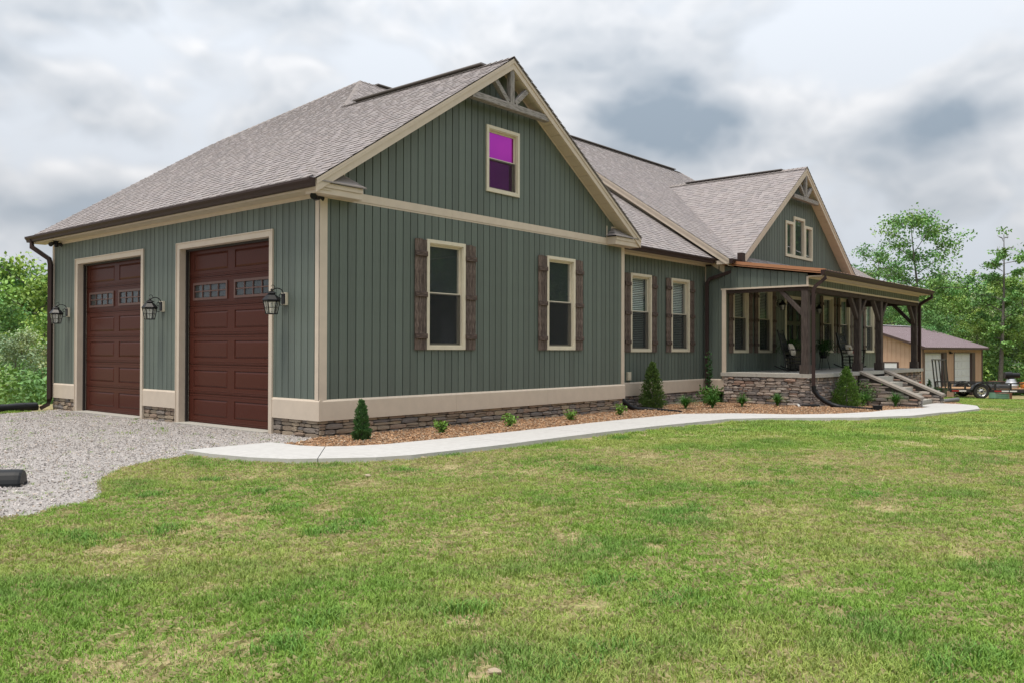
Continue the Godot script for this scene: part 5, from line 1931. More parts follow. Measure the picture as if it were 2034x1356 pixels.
	for e in [[0.05, M.red_plastic], [0.36, M.white_plastic], [1.85, M.red_plastic], [2.16, M.white_plastic], [2.5, M.white_plastic], [3.9, M.red_plastic]]:
		mb = MB.new()
		mb.box(Vector3(e[0], 0.33, 0.047), Vector3(e[0] + 0.3, 0.385, 0.052))
		part("marker_strip", mb, e[1], t)
	# ---- things on and behind the trailer
	var eng := thing("motor", "dark engine and grey housing standing on the trailer deck", "engine", t.transform * Vector3(2.95, 0.466, -0.9), yaw)
	mb = MB.new()
	mb.lathe(PackedVector2Array([Vector2(0.0, 0.0), Vector2(0.3, 0.0), Vector2(0.3, 0.12), Vector2(0.22, 0.3), Vector2(0.18, 0.42), Vector2(0.0, 0.44)]), Vector3.ZERO, 14)
	part("housing", mb, M.rim_metal, eng)
	mb = MB.new()
	mb.tube(PackedVector3Array([Vector3(-0.3, 0.58, 0), Vector3(0.0, 0.58, 0), Vector3(0.02, 0.58, 0), Vector3(0.34, 0.58, 0)]), PackedFloat32Array([0.15, 0.17, 0.12, 0.12]), 14)
	mb.box(Vector3(-0.1, 0.4, -0.1), Vector3(0.1, 0.5, 0.1))
	part("engine_block", mb, M.black_metal, eng)
	var tarp := MB.new()
	for k in 8:
		var x := -0.6 + 0.15 * k
		var h := 0.05 + 0.1 * absf(sin(k * 1.7))
		var h2 := 0.05 + 0.1 * absf(sin((k + 1) * 1.7))
		tarp.quad(Vector3(x, h, 0.35), Vector3(x + 0.15, h2, 0.35), Vector3(x + 0.15, h2 * 1.5, -0.2), Vector3(x, h * 1.5, -0.2), Vector3.UP)
		tarp.quad(Vector3(x, 0, 0.4), Vector3(x + 0.15, 0, 0.4), Vector3(x + 0.15, h2, 0.35), Vector3(x, h, 0.35), Vector3.BACK)
		tarp.quad(Vector3(x, 0, -0.4), Vector3(x + 0.15, 0, -0.4), Vector3(x + 0.15, h2 * 1.5, -0.2), Vector3(x, h * 1.5, -0.2), Vector3.FORWARD)
	tag(part("folded_tarp", tarp, M.rubber, self, Transform3D(Basis(Vector3.UP, yaw), t.transform * Vector3(2.05, 0.466, -0.5))), "crumpled black tarpaulin lying on the trailer deck", "tarpaulin")
	var saw := MB.new()
	saw.bar(Vector3(-0.35, 0.1, 0), Vector3(0.35, 0.14, 0), 0.3, 0.2, Vector3.UP, 0.04)
	saw.bar(Vector3(-0.45, 0.22, 0), Vector3(-0.1, 0.28, 0), 0.05, 0.05)
	tag(part("machine_cover", saw, M.orange_paint, self, Transform3D(Basis(Vector3.UP, yaw), t.transform * Vector3(3.7, 0.466, -0.8))), "orange machine housing on the front of the trailer deck", "machine")
	for d in [[Vector3(45.4, 0, 0.55), "barrel_green", "faded green steel drum with rusty rim behind the trailer"], [Vector3(46.3, 0, 0.95), "barrel_rust", "rusty brown steel drum beside the green one behind the trailer"], [Vector3(38.6, 0, 2.2), "barrel_green", "low green drum standing beneath the front of the trailer"]]:
		var low: bool = d[0].x < 40.0
		var pos: Vector3 = d[0]
		pos.y = ground(pos.x, pos.z)
		var b := thing("steel_drum", d[2], "drum", pos, 0.0, "drums around the trailer")
		mb = MB.new()
		var hh := 0.3 if low else 1.0
		mb.lathe(PackedVector2Array([Vector2(0.0, -0.02), Vector2(0.29, -0.02), Vector2(0.29, hh * 0.33), Vector2(0.3, hh * 0.35), Vector2(0.29, hh * 0.37), Vector2(0.29, hh * 0.64), Vector2(0.3, hh * 0.66), Vector2(0.29, hh * 0.68), Vector2(0.29, hh), Vector2(0.0, hh - 0.01)]), Vector3.ZERO, 22)
		part("drum_body", mb, M[d[1]], b)
		mb = MB.new()
		var ring := PackedVector3Array()
		for k in 23:
			ring.append(Vector3(cos(TAU * k / 22) * 0.292, hh, sin(TAU * k / 22) * 0.292))
		mb.tube(ring, PackedFloat32Array([0.014]), 6, false)
		part("drum_rim", mb, M.barrel_rust, b)
	# short grey pipe on the grass right of the steps
	var gp := MB.new()
	gp.tube(PackedVector3Array([Vector3(-0.8, 0.09, 0), Vector3(0.8, 0.09, 0.1)]), PackedFloat32Array([0.075]), 14)
	tag(part("culvert_pipe", gp, M.pipe_grey, self, Transform3D(Basis(), Vector3(22.6, ground(22.6, 3.6), 3.6))), "short grey pipe lying on the grass beyond the porch steps", "pipe")
	# black rubber tub at the edge of the drive
	var tub := MB.new()
	var prof := []
	for k in 13:
		var a := PI * k / 12.0
		prof.append(Vector2(-cos(a) * 0.155, sin(a) * 0.165 * (1.0 if absf(cos(a)) < 0.8 else 0.9)))
	var secs := [[0.0, 0.90, 0.0], [0.02, 0.97, 0.0], [0.06, 1.0, 0.0], [0.5, 1.02, 0.0], [1.0, 1.04, 0.0]]
	for i in secs.size() - 1:
		for k in 12:
			var q := []
			for e in [[i, k], [i, k + 1], [i + 1, k + 1], [i + 1, k]]:
				var sc: Array = secs[e[0]]
				var pp: Vector2 = prof[e[1]]
				q.append(Vector3(-sc[0], pp.y * sc[1], pp.x * sc[1]))
			tub.quad(q[0], q[1], q[2], q[3], Vector3(0, 1, 0) if k > 2 and k < 9 else Vector3(0, 0.2, prof[k].x))
	for k in range(1, 11):
		tub.tri(Vector3(0, prof[0].y, prof[0].x * 0.9), Vector3(0, prof[k].y * 0.9, prof[k].x * 0.9), Vector3(0, prof[k + 1].y * 0.9, prof[k + 1].x * 0.9), Vector3.RIGHT)
	tub.box(Vector3(-1.0, 0.0, -0.175), Vector3(0.02, 0.014, 0.175))
	tag(part("rubber_tub", tub, M.black_plastic, self, Transform3D(Basis(Vector3.UP, 2.55 - PI), Vector3(-4.78, 0.0, 1.45))), "black half-round plastic tub lying upside down on the gravel", "tub")
	# black edging roll beyond the downspout
	var er := MB.new()
	var path := PackedVector3Array()
	var rad := PackedFloat32Array()
	for k in 15:
		path.append(Vector3(-0.36 - 0.32 * k, 0.06 + R.randf_range(-0.006, 0.006), -10.05 + 0.105 * k))
		rad.append(0.115 + R.randf_range(-0.01, 0.01))
	er.tube(path, rad, 10)
	tag(part("edging_roll", er, M.black_plastic, self), "long black plastic roll along the back edge of the gravel", "edging")


# ---------------------------------------------------------------- planting
func spruce(called: String, label: String, at: Vector3, h: float, r: float, dark: Vector3, light: Vector3, sharp := 1.0, n := 2600) -> void:
	var t := thing(called, label, "shrub", at)
	var mb := MB.new()
	mb.tube(PackedVector3Array([Vector3(0, -0.05, 0), Vector3(0, h * 0.8, 0)]), PackedFloat32Array([0.02, 0.006]), 6)
	part("trunk", mb, M.bark, t)
	mb = MB.new()
	mb.tinted = true
	var tufts := int(n / 26.0)
	for k in tufts:
		var v := pow((k + R.randf()) / tufts, 1.3)
		var a := k * 2.399 + R.randfn(0, 0.25)
		var rr := r * pow(1.0 - v, sharp) * (0.62 + 0.38 * smoothstep(0.0, 0.12, v)) * R.randf_range(0.78, 1.08)
		var tip := Vector3(cos(a) * rr, v * h + R.randf_range(0.0, 0.05) * h, sin(a) * rr)
		var foot := Vector3(cos(a) * rr * 0.35, v * h * 0.97, sin(a) * rr * 0.35)
		var tone := R.randf()
		var size := R.randf_range(0.75, 1.2) * (0.5 + 0.5 * (1.0 - v))
		for j in 26:
			var q := pow(R.randf(), 0.6)
			var spread := (r * 0.16 + 0.012) * size
			var p := foot.lerp(tip, q) + Vector3(R.randfn(0, 1), R.randfn(0, 0.8), R.randfn(0, 1)).limit_length(1.5) * spread * 0.6
			var out := (tip - foot + (p - tip) * 0.8 + Vector3(0, 0.35 * r, 0)).normalized()
			out = (out + Vector3(R.randfn(0, 0.45), R.randfn(0, 0.45), R.randfn(0, 0.45))).normalized()
			var l := R.randf_range(0.020, 0.046) * (0.65 + h * 0.5)
			var sd := out.cross(Vector3(R.randfn(0, 1), R.randfn(0, 1), R.randfn(0, 1))).normalized() * l * 0.3
			var c := dark.lerp(light, clampf(tone * 0.55 + R.randf() * 0.45, 0.0, 1.0))
			mb.col = Color(c.x, c.y, c.z)
			mb.tri(p - sd, p + sd, p + out * l, out)
			var sd2 := out.cross(sd).normalized() * l * 0.3
			mb.tri(p - sd2, p + sd2, p + out * l * 0.9, sd)
	part("foliage", mb, M.leaf, t)


func lily(label: String, at: Vector3, h: float, r: float, group: String, n := 210) -> void:
	var t := thing("strap_leaf_clump", label, "plant", at, 0.0, group)
	var mb := MB.new()
	mb.tinted = true
	for k in n:
		var a := R.randf() * TAU
		var d := Vector3(cos(a), 0, sin(a))
		var sd := Vector3(-sin(a), 0, cos(a))
		var l := R.randf_range(0.6, 1.1)
		var spread := R.randf_range(0.3, 1.6) * r
		var w := R.randf_range(0.008, 0.015)
		var g := R.randf_range(0.7, 1.35)
		mb.col = Color(0.065 * g, 0.175 * g, 0.035 * g)
		var prev := Vector3(d.x * 0.04 * R.randf(), -0.02, d.z * 0.04 * R.randf())
		for j in 4:
			var q := (j + 1) / 4.0
			var p := d * spread * q * q + Vector3.UP * h * 1.3 * l * (q - 0.38 * q * q * q * (spread / r))
			var w0 := w * (1.0 - 0.2 * j)
			var w1 := w * (0.8 - 0.25 * j)
			mb.quad(prev - sd * w0, prev + sd * w0, p + sd * maxf(w1, 0.0008), p - sd * maxf(w1, 0.0008), Vector3.UP)
			prev = p
	part("leaves", mb, M.leaf, t)


func leafy(called: String, label: String, at: Vector3, h: float, r: float, col: Vector3, leaf: float, n: int, group := "", airy := 0.0) -> void:
	var t := thing(called, label, "shrub", at, 0.0, group)
	var st := MB.new()
	var mb := MB.new()
	mb.tinted = true
	var stems := 9
	for k in stems:
		var a := TAU * k / stems + R.randf()
		var lean := R.randf_range(0.1, 1.0) * r
		var top := Vector3(cos(a) * lean, h * R.randf_range(0.65, 1.0), sin(a) * lean)
		var mid := Vector3(top.x * 0.35, top.y * 0.55, top.z * 0.35)
		st.tube(PackedVector3Array([Vector3(0, -0.03, 0), mid, top]), PackedFloat32Array([0.006, 0.004, 0.002]), 5)
		for j in n / stems:
			var f := R.randf_range(0.12 + airy, 1.05)
			var p := Vector3.ZERO.lerp(mid, f * 2.0) if f < 0.5 else mid.lerp(top, f * 2.0 - 1.0)
			p += Vector3(R.randfn(0, 1), R.randfn(0, 0.7), R.randfn(0, 1)) * r * 0.22
			p.y = maxf(p.y, 0.01)
			var out := Vector3(R.randfn(0, 1), R.randf_range(0.0, 1.2), R.randfn(0, 1)).normalized()
			var l := leaf * R.randf_range(0.6, 1.3)
			var sd := out.cross(Vector3(R.randfn(0, 1), R.randfn(0, 1), R.randfn(0, 1))).normalized() * l * 0.3
			var g := R.randf_range(0.7, 1.35)
			mb.col = Color(col.x * g, col.y * g, col.z * g)
			mb.quad(p, p + out * l * 0.5 + sd, p + out * l, p + out * l * 0.5 - sd, out.cross(sd))
	part("stems", st, M.bark, t)
	part("leaves", mb, M.leaf, t)


func build_planting() -> void:
	var at := func(px: float, py: float) -> Vector3:
		var p := on_ground(px, py)
		return Vector3(p.x, ground(p.x, p.z) + 0.015, p.z)
	var dk := Vector3(0.035, 0.085, 0.03)
	spruce("dwarf_spruce", "small dark green cone shrub in the mulch beside the garage corner", at.call(718, 876), 0.60, 0.155, dk, Vector3(0.12, 0.25, 0.08), 0.55, 3000)
	spruce("dwarf_spruce", "tall shaggy cone shrub standing before the wing windows", Vector3(9.95, -0.03, -0.02), 1.10, 0.36, Vector3(0.05, 0.095, 0.03), Vector3(0.15, 0.24, 0.06), 0.62, 5200)
	spruce("dwarf_spruce", "bright green cone shrub in front of the porch stone wall", Vector3(15.2, -0.12, 2.85), 1.04, 0.47, Vector3(0.06, 0.13, 0.03), Vector3(0.18, 0.32, 0.06), 0.72, 5200)
	spruce("dwarf_spruce", "narrow cone shrub beyond the porch steps beside the trailer", Vector3(22.3, -0.33, 3.1), 0.75, 0.2, dk, Vector3(0.05, 0.12, 0.035), 0.75, 1500)
	var yg := Vector3(0.15, 0.28, 0.05)
	leafy("young_shrub", "young bright green shrub in the mulch under the nearer garage window", at.call(877, 862), 0.2, 0.13, yg, 0.05, 260, "young shrubs along the garage")
	leafy("young_shrub", "young bright green shrub in the mulch midway between the garage windows", at.call(1012, 849), 0.21, 0.15, yg, 0.05, 260, "young shrubs along the garage")
	leafy("young_shrub", "young bright green shrub in the mulch under the farther garage window", at.call(1135, 836), 0.22, 0.15, yg, 0.05, 260, "young shrubs along the garage")
	leafy("young_shrub", "young bright green shrub beside the drain pipe at the garage end", at.call(1231, 827), 0.26, 0.15, yg, 0.05, 260, "young shrubs along the garage")
	lily("clump of green strap leaves in the mulch below the wing windows", Vector3(10.2, -0.03, 0.75), 0.34, 0.3, "strap leaf clumps in the bed")
	lily("clump of green strap leaves before the leafy shrub at the wing corner", Vector3(11.0, -0.03, 1.05), 0.36, 0.32, "strap leaf clumps in the bed")
	lily("clump of green strap leaves against the left of the porch stone wall", Vector3(12.0, -0.04, 1.35), 0.33, 0.24, "strap leaf clumps in the bed")
	lily("clump of green strap leaves beside the grey scraps at the porch stone wall", Vector3(12.9, -0.045, 1.9), 0.33, 0.24, "strap leaf clumps in the bed")
	lily("clump of green strap leaves at the foot of the bright cone shrub", Vector3(15.95, -0.13, 3.05), 0.38, 0.3, "strap leaf clumps in the bed")
	lily("clump of green strap leaves against the left cheek of the porch steps", Vector3(16.75, -0.17, 3.65), 0.42, 0.32, "strap leaf clumps in the bed", 190)
	leafy("leafy_shrub", "rounded leafy shrub at the foot of the wing corner downspout", Vector3(11.85, -0.03, 0.55), 0.5, 0.32, Vector3(0.075, 0.17, 0.035), 0.07, 700)
	leafy("climbing_vine", "slim leafy vine climbing beside the downspout at the wing corner", Vector3(12.75, -0.03, 0.05), 1.35, 0.09, Vector3(0.035, 0.085, 0.028), 0.07, 420)
	leafy("leafy_shrub", "loose pale leafed shrub between the cone shrub and the porch steps", Vector3(16.45, -0.15, 3.0), 0.68, 0.3, Vector3(0.09, 0.15, 0.05), 0.06, 560, "", 0.1)
	leafy("leafy_shrub", "dark leafy shrub right of the porch steps by the grey pipe", Vector3(21.6, -0.3, 3.55), 0.5, 0.26, Vector3(0.03, 0.08, 0.025), 0.07, 420)
	# scraps of pipe lying by the stone wall
	var sc := MB.new()
	sc.tube(PackedVector3Array([Vector3(-0.3, 0.03, 0), Vector3(0.3, 0.035, 0.1)]), PackedFloat32Array([0.03]), 10)
	tag(part("pipe_scrap", sc, M.white_plastic, self, Transform3D(Basis(Vector3.UP, 0.6), Vector3(13.2, -0.045, 2.28))), "short white pipe scrap lying in the mulch at the porch stone wall", "pipe")
	var sc2 := MB.new()
	sc2.tube(PackedVector3Array([Vector3(-0.22, 0.04, 0), Vector3(0.22, 0.04, 0.0)]), PackedFloat32Array([0.035]), 10)
	tag(part("pipe_scrap", sc2, M.black_plastic, self, Transform3D(Basis(Vector3.UP, -0.9), Vector3(13.3, -0.04, 2.6))), "short dark pipe scrap lying in the mulch by the porch corner", "pipe")


# ---------------------------------------------------------------- trees
func make_tree(sd: int, label: String, h: float, clear: float, r: float, leaves: int, leaf: float, col: Vector3, bare := 0.0, droop := 0.0) -> Node3D:
	var rn := RandomNumberGenerator.new()
	rn.seed = sd
	var t := thing("broadleaf_tree", label, "tree")
	var wood := MB.new()
	var mb := MB.new()
	mb.tinted = true
	var path := PackedVector3Array()
	var rad := PackedFloat32Array()
	var lean := Vector3(rn.randfn(0, 0.25), 0, rn.randfn(0, 0.25))
	for k in 9:
		var f := k / 8.0
		path.append(Vector3(lean.x * f * f + 0.1 * sin(f * 5 + sd), h * 0.93 * f - (0.8 if k == 0 else 0.0), lean.z * f * f + 0.1 * cos(f * 4 + sd)))
		rad.append(lerpf(0.016 * h, 0.02, pow(f, 0.8)))
	wood.tube(path, rad, 7, false)
	var clusters := []
	var limbs := 22
	for k in limbs:
		var f := clear + (1.0 - clear) * (k + rn.randf()) / limbs
		var base := Vector3(lean.x * f * f, h * 0.93 * f, lean.z * f * f)
		var a := k * 2.4 + rn.randfn(0, 0.4)
		var shape := sin(PI * clampf(0.12 + 0.88 * (f - clear) / (1.0 - clear) * 0.93, 0.0, 1.0))
		var l := r * (0.35 + 0.75 * shape) * rn.randf_range(0.65, 1.12)
		var d := Vector3(cos(a), rn.randf_range(0.15, 0.8) - droop, sin(a)).normalized()
		var tip := base + d * l
		var mid := base.lerp(tip, 0.5) + Vector3(rn.randfn(0, 0.12), 0.12 * l * 0.4, rn.randfn(0, 0.12))
		wood.tube(PackedVector3Array([base, mid, tip]), PackedFloat32Array([0.006 * h * (1.1 - f), 0.03, 0.01]), 5, false)
		var dead := rn.randf() < bare and f > 0.84
		for j in 6:
			var g := rn.randf_range(0.35, 1.0)
			var p := base.lerp(mid, g * 2.0) if g < 0.5 else mid.lerp(tip, g * 2.0 - 1.0)
			p += Vector3(rn.randfn(0, 0.3), rn.randfn(0, 0.22), rn.randfn(0, 0.3)) * l * 0.42
			if j < 3:
				wood.tube(PackedVector3Array([base.lerp(mid, 0.9), p]), PackedFloat32Array([0.018, 0.006]), 4, false)
			if not dead:
				clusters.append([p, rn.randf_range(0.075, 0.14) * r, rn.randf_range(0.75, 1.28), rn.randf_range(-0.1, 0.1)])
	clusters.append([Vector3(lean.x, h * 0.95, lean.z), 0.16 * r, 1.1, 0.0])
	for k in leaves:
		var c: Array = clusters[rn.randi() % clusters.size()]
		var p: Vector3 = c[0] + Vector3(rn.randfn(0, 1), rn.randfn(0, 0.62), rn.randfn(0, 1)).limit_length(1.9) * c[1]
		var n := Vector3(rn.randfn(0, 1.1), 1.0, rn.randfn(0, 1.1)).normalized()
		var u := n.cross(Vector3(rn.randfn(0, 1), rn.randfn(0, 0.3), rn.randfn(0, 1))).normalized()
		var w := n.cross(u)
		var l := leaf * rn.randf_range(0.6, 1.25)
		var g: float = c[2] * rn.randf_range(0.75, 1.25)
		mb.col = Color(col.x * g * (1.0 + c[3] * 1.5), col.y * g, col.z * g * (1.0 - c[3]))
		var tipv := p + u * l - n * l * 0.2
		mb.quad(p - u * l * 0.2, p + u * l * 0.4 + w * l * 0.42, tipv, p + u * l * 0.4 - w * l * 0.42, n)
	part("trunk", wood, M.bark, t)
	part("crown", mb, M.leaf, t)
	return t


func build_trees() -> void:
	var green := Vector3(0.17, 0.315, 0.095)
	var deep := Vector3(0.14, 0.285, 0.09)
	var lime := Vector3(0.245, 0.385, 0.095)
	var pale := Vector3(0.31, 0.395, 0.22)
	var kinds := []
	var far_away := Vector3(0, -500, 0)
	# one of each kind, standing where it is first needed
	var defs := [[101, 13.4, 0.34, 3.3, 8500, 0.17, green, 0.0, 0.1], [102, 11.0, 0.30, 3.6, 11000, 0.165, lime, 0.0, 0.0], [103, 10.0, 0.22, 3.9, 12000, 0.165, deep, 0.0, 0.0], [104, 11.6, 0.26, 1.5, 5200, 0.165, green, 1.0, 0.1], [105, 9.0, 0.18, 3.2, 9500, 0.165, pale, 0.0, 0.0], [106, 12.0, 0.3, 3.0, 5200, 0.165, deep, 0.0, 0.0]]
	var spots := [
		# kind, px, py of the foot, depth, scale, label
		[0, 1832, 742, 62.0, 1.0, "tall open crowned tree rising above all others behind the porch roof"],
		[3, 1990, 760, 57.0, 1.0, "slim tall tree with a bare dead top at the wood's edge"],
		[5, 1742, 742, 60.0, 0.86, "thin crowned tree left of the tallest tree behind the porch gable"],
		[1, 1885, 745, 66.0, 0.72, "yellow green tree right of the tallest tree behind the metal garage"],
		[4, 1950, 748, 66.0, 0.86, "pale leafed tree left of the slim tree with the bare top"],
		[1, 2035, 752, 60.0, 0.76, "bright yellow green tree right of the slim tree with the bare top"],
		[2, 1800, 744, 72.0, 0.86, "dark dense tree behind the ridge of the metal garage"],
		[2, 1915, 746, 78.0, 0.98, "dark dense tree in the second row behind the metal garage"],
		[4, 1760, 744, 74.0, 0.80, "pale leafed tree in the second row behind the porch posts"],
		[2, 1990, 748, 80.0, 1.0, "dark dense tree in the second row behind the slim tree"],
		[1, 1700, 744, 70.0, 0.85, "yellow green tree showing past the porch gable"],
		[4, 2085, 752, 74.0, 0.85, "pale leafed tree at the end of the wood behind the trailer"],
		[2, 2060, 752, 90.0, 0.95, "dark dense tree in the last row at the end of the wood"],
		[1, 1860, 746, 90.0, 1.0, "yellow green tree in the last row behind the tallest tree"],
		[0, 2070, 752, 66.0, 0.66, "open crowned tree at the end of the wood above the trailer"],
		[2, 1845, 748, 58.0, 0.55, "small dark tree close behind the metal garage"],
		[4, 1985, 752, 62.0, 0.55, "small pale tree at the foot of the slim tree"],
		[1, 1940, 750, 60.0, 0.52, "small yellow green tree beside the metal garage's far end"],
		[2, 1975, 752, 100.0, 1.0, "dark dense tree far back in the wood behind the engine on the trailer"],
		[1, 2030, 752, 104.0, 1.05, "yellow green tree far back in the wood behind the drums"],
		[2, 2090, 752, 100.0, 1.05, "dark dense tree far back at the end of the wood"],
		[1, 1925, 752, 104.0, 1.0, "yellow green tree far back in the wood behind the metal garage"],
		# the wooded slope behind the drive
		[2, 20, 870, 62.0, 1.6, "dark dense tree highest on the wooded slope behind the drive"],
		[1, 72, 880, 60.0, 1.5, "yellow green tree beside the downspout high on the wooded slope"],
		[2, 110, 880, 66.0, 1.65, "dark dense tree behind the garage's far corner on the wooded slope"],
		[0, -25, 870, 55.0, 1.05, "open crowned tree at the end of the wooded slope"],
		[1, 30, 900, 46.0, 0.9, "yellow green tree low on the wooded slope behind the drive"],
		[1, 80, 900, 42.0, 0.85, "bright tree nearest the downspout on the wooded slope"],
		[2, 55, 890, 52.0, 0.95, "dark dense tree midway down the wooded slope"],
		[2, 105, 900, 40.0, 0.62, "small dark tree low on the slope beside the house corner"],
		[4, 22, 905, 32.0, 0.52, "small pale green tree nearest the black edging roll"],
		[2, -15, 900, 38.0, 0.7, "small dark tree at the end of the slope behind the edging roll"],
	]
	var made := {}
	for e in spots:
		var k: int = e[0]
		var d: Array = defs[k]
		var p := at_depth(e[1], 694.7, e[3])
		p.y = ground(p.x, p.z) - 0.1
		var sc: float = e[4]
		var grow := Vector3(sc, sc, sc)
		if not made.has(k):
			var t := make_tree(d[0], e[5], d[1], d[2], d[3], d[4], d[5], d[6], d[7], d[8])
			t.transform = Transform3D(Basis(Vector3.UP, R.randf() * TAU).scaled_local(grow), p)
			t.set_meta("group", "trees of the surrounding woods")
			made[k] = t
		else:
			copy_of(made[k], e[5], p, R.randf() * TAU, grow)
	# the wood across the lawn, behind the viewer: it shades the front from the low sky and shows in the window glass
	var arc := PackedVector2Array([Vector2(66, 3), Vector2(64, 14), Vector2(56, 24), Vector2(42, 32), Vector2(20, 37), Vector2(-6, 37), Vector2(-34, 33)])
	for k in 50:
		var f := (k + R.randf_range(-0.3, 0.3)) / 49.0 * 5.99
		var a := clampi(int(f), 0, 5)
		var q := arc[a].lerp(arc[a + 1], clampf(f - a, 0.0, 1.0)) + (Vector2(0, 0) if k % 2 else Vector2(2.5, 5.0))
		var t := copy_of(made[2 if k % 3 else 1], "dense tree of the wood across the lawn, mirrored in the house windows", Vector3(q.x, ground(q.x, q.y) - 0.1, q.y), R.randf() * TAU, Vector3.ONE * R.randf_range(1.15, 1.35))
		t.set_meta("group", "trees of the wood across the lawn")
	# undergrowth along the wood's edge and down the slope
	var mb := MB.new()
	mb.tinted = true
	for e in [[1640.0, 2140.0, 57.0, 74.0, 2.9, 52000, 0.19], [-60.0, 125.0, 26.0, 40.0, 1.6, 14000, 0.13]]:
		for k in int(e[5]):
			var px := R.randf_range(e[0], e[1])
			var dp := R.randf_range(e[2], e[3])
			var p := at_depth(px, 694.7, dp)
			var hump: float = e[4] * (0.55 + 0.3 * sin(p.x * 0.9) + 0.25 * sin(p.z * 1.3 + p.x * 0.4))
			p.y = ground(p.x, p.z) + maxf(0.1, hump) * pow(R.randf(), 0.7)
			var n := Vector3(R.randfn(0, 1.1), 1.0, R.randfn(0, 1.1)).normalized()
			var u := n.cross(Vector3(R.randfn(0, 1), R.randfn(0, 0.3), R.randfn(0, 1))).normalized()
			var w := n.cross(u)
			var l: float = e[6] * R.randf_range(0.6, 1.2)
			var tone := lime.lerp(deep, clampf(0.5 + 0.5 * sin(p.x * 0.7 + p.z * 1.1) + R.randfn(0, 0.2), 0.0, 1.0)) * R.randf_range(0.7, 1.25)
			mb.col = Color(tone.x, tone.y, tone.z)
			mb.quad(p - u * l * 0.3, p + w * l * 0.4, p + u * l, p - w * l * 0.4, n)
	var us := part("undergrowth", mb, M.leaf, self)
	stuff(us)
	tag(us, "mass of green undergrowth along the edge of the woods", "undergrowth")


# ---------------------------------------------------------------- ground
var path_poly: PackedVector2Array
var gravel_poly: PackedVector2Array
var bed_polys := []


func drape(mb: MB, poly: PackedVector2Array, off: float, cell: float) -> void:
	var lo := Vector2(1e9, 1e9)
	var hi := -lo
	for p in poly:
		lo = lo.min(p)
		hi = hi.max(p)
	var x := lo.x
	while x < hi.x:
		var z := lo.y
		while z < hi.y:
			for q in Geometry2D.intersect_polygons(rect(x, z, cell, cell), poly):
				var idx := Geometry2D.triangulate_polygon(q)
				for k in range(0, idx.size(), 3):
					var t := []
					for e in 3:
						var g: Vector2 = q[idx[k + e]]
						t.append(Vector3(g.x, ground(g.x, g.y) + off, g.y))
					mb.tri(t[0], t[1], t[2], Vector3.UP)
			z += cell
		x += cell


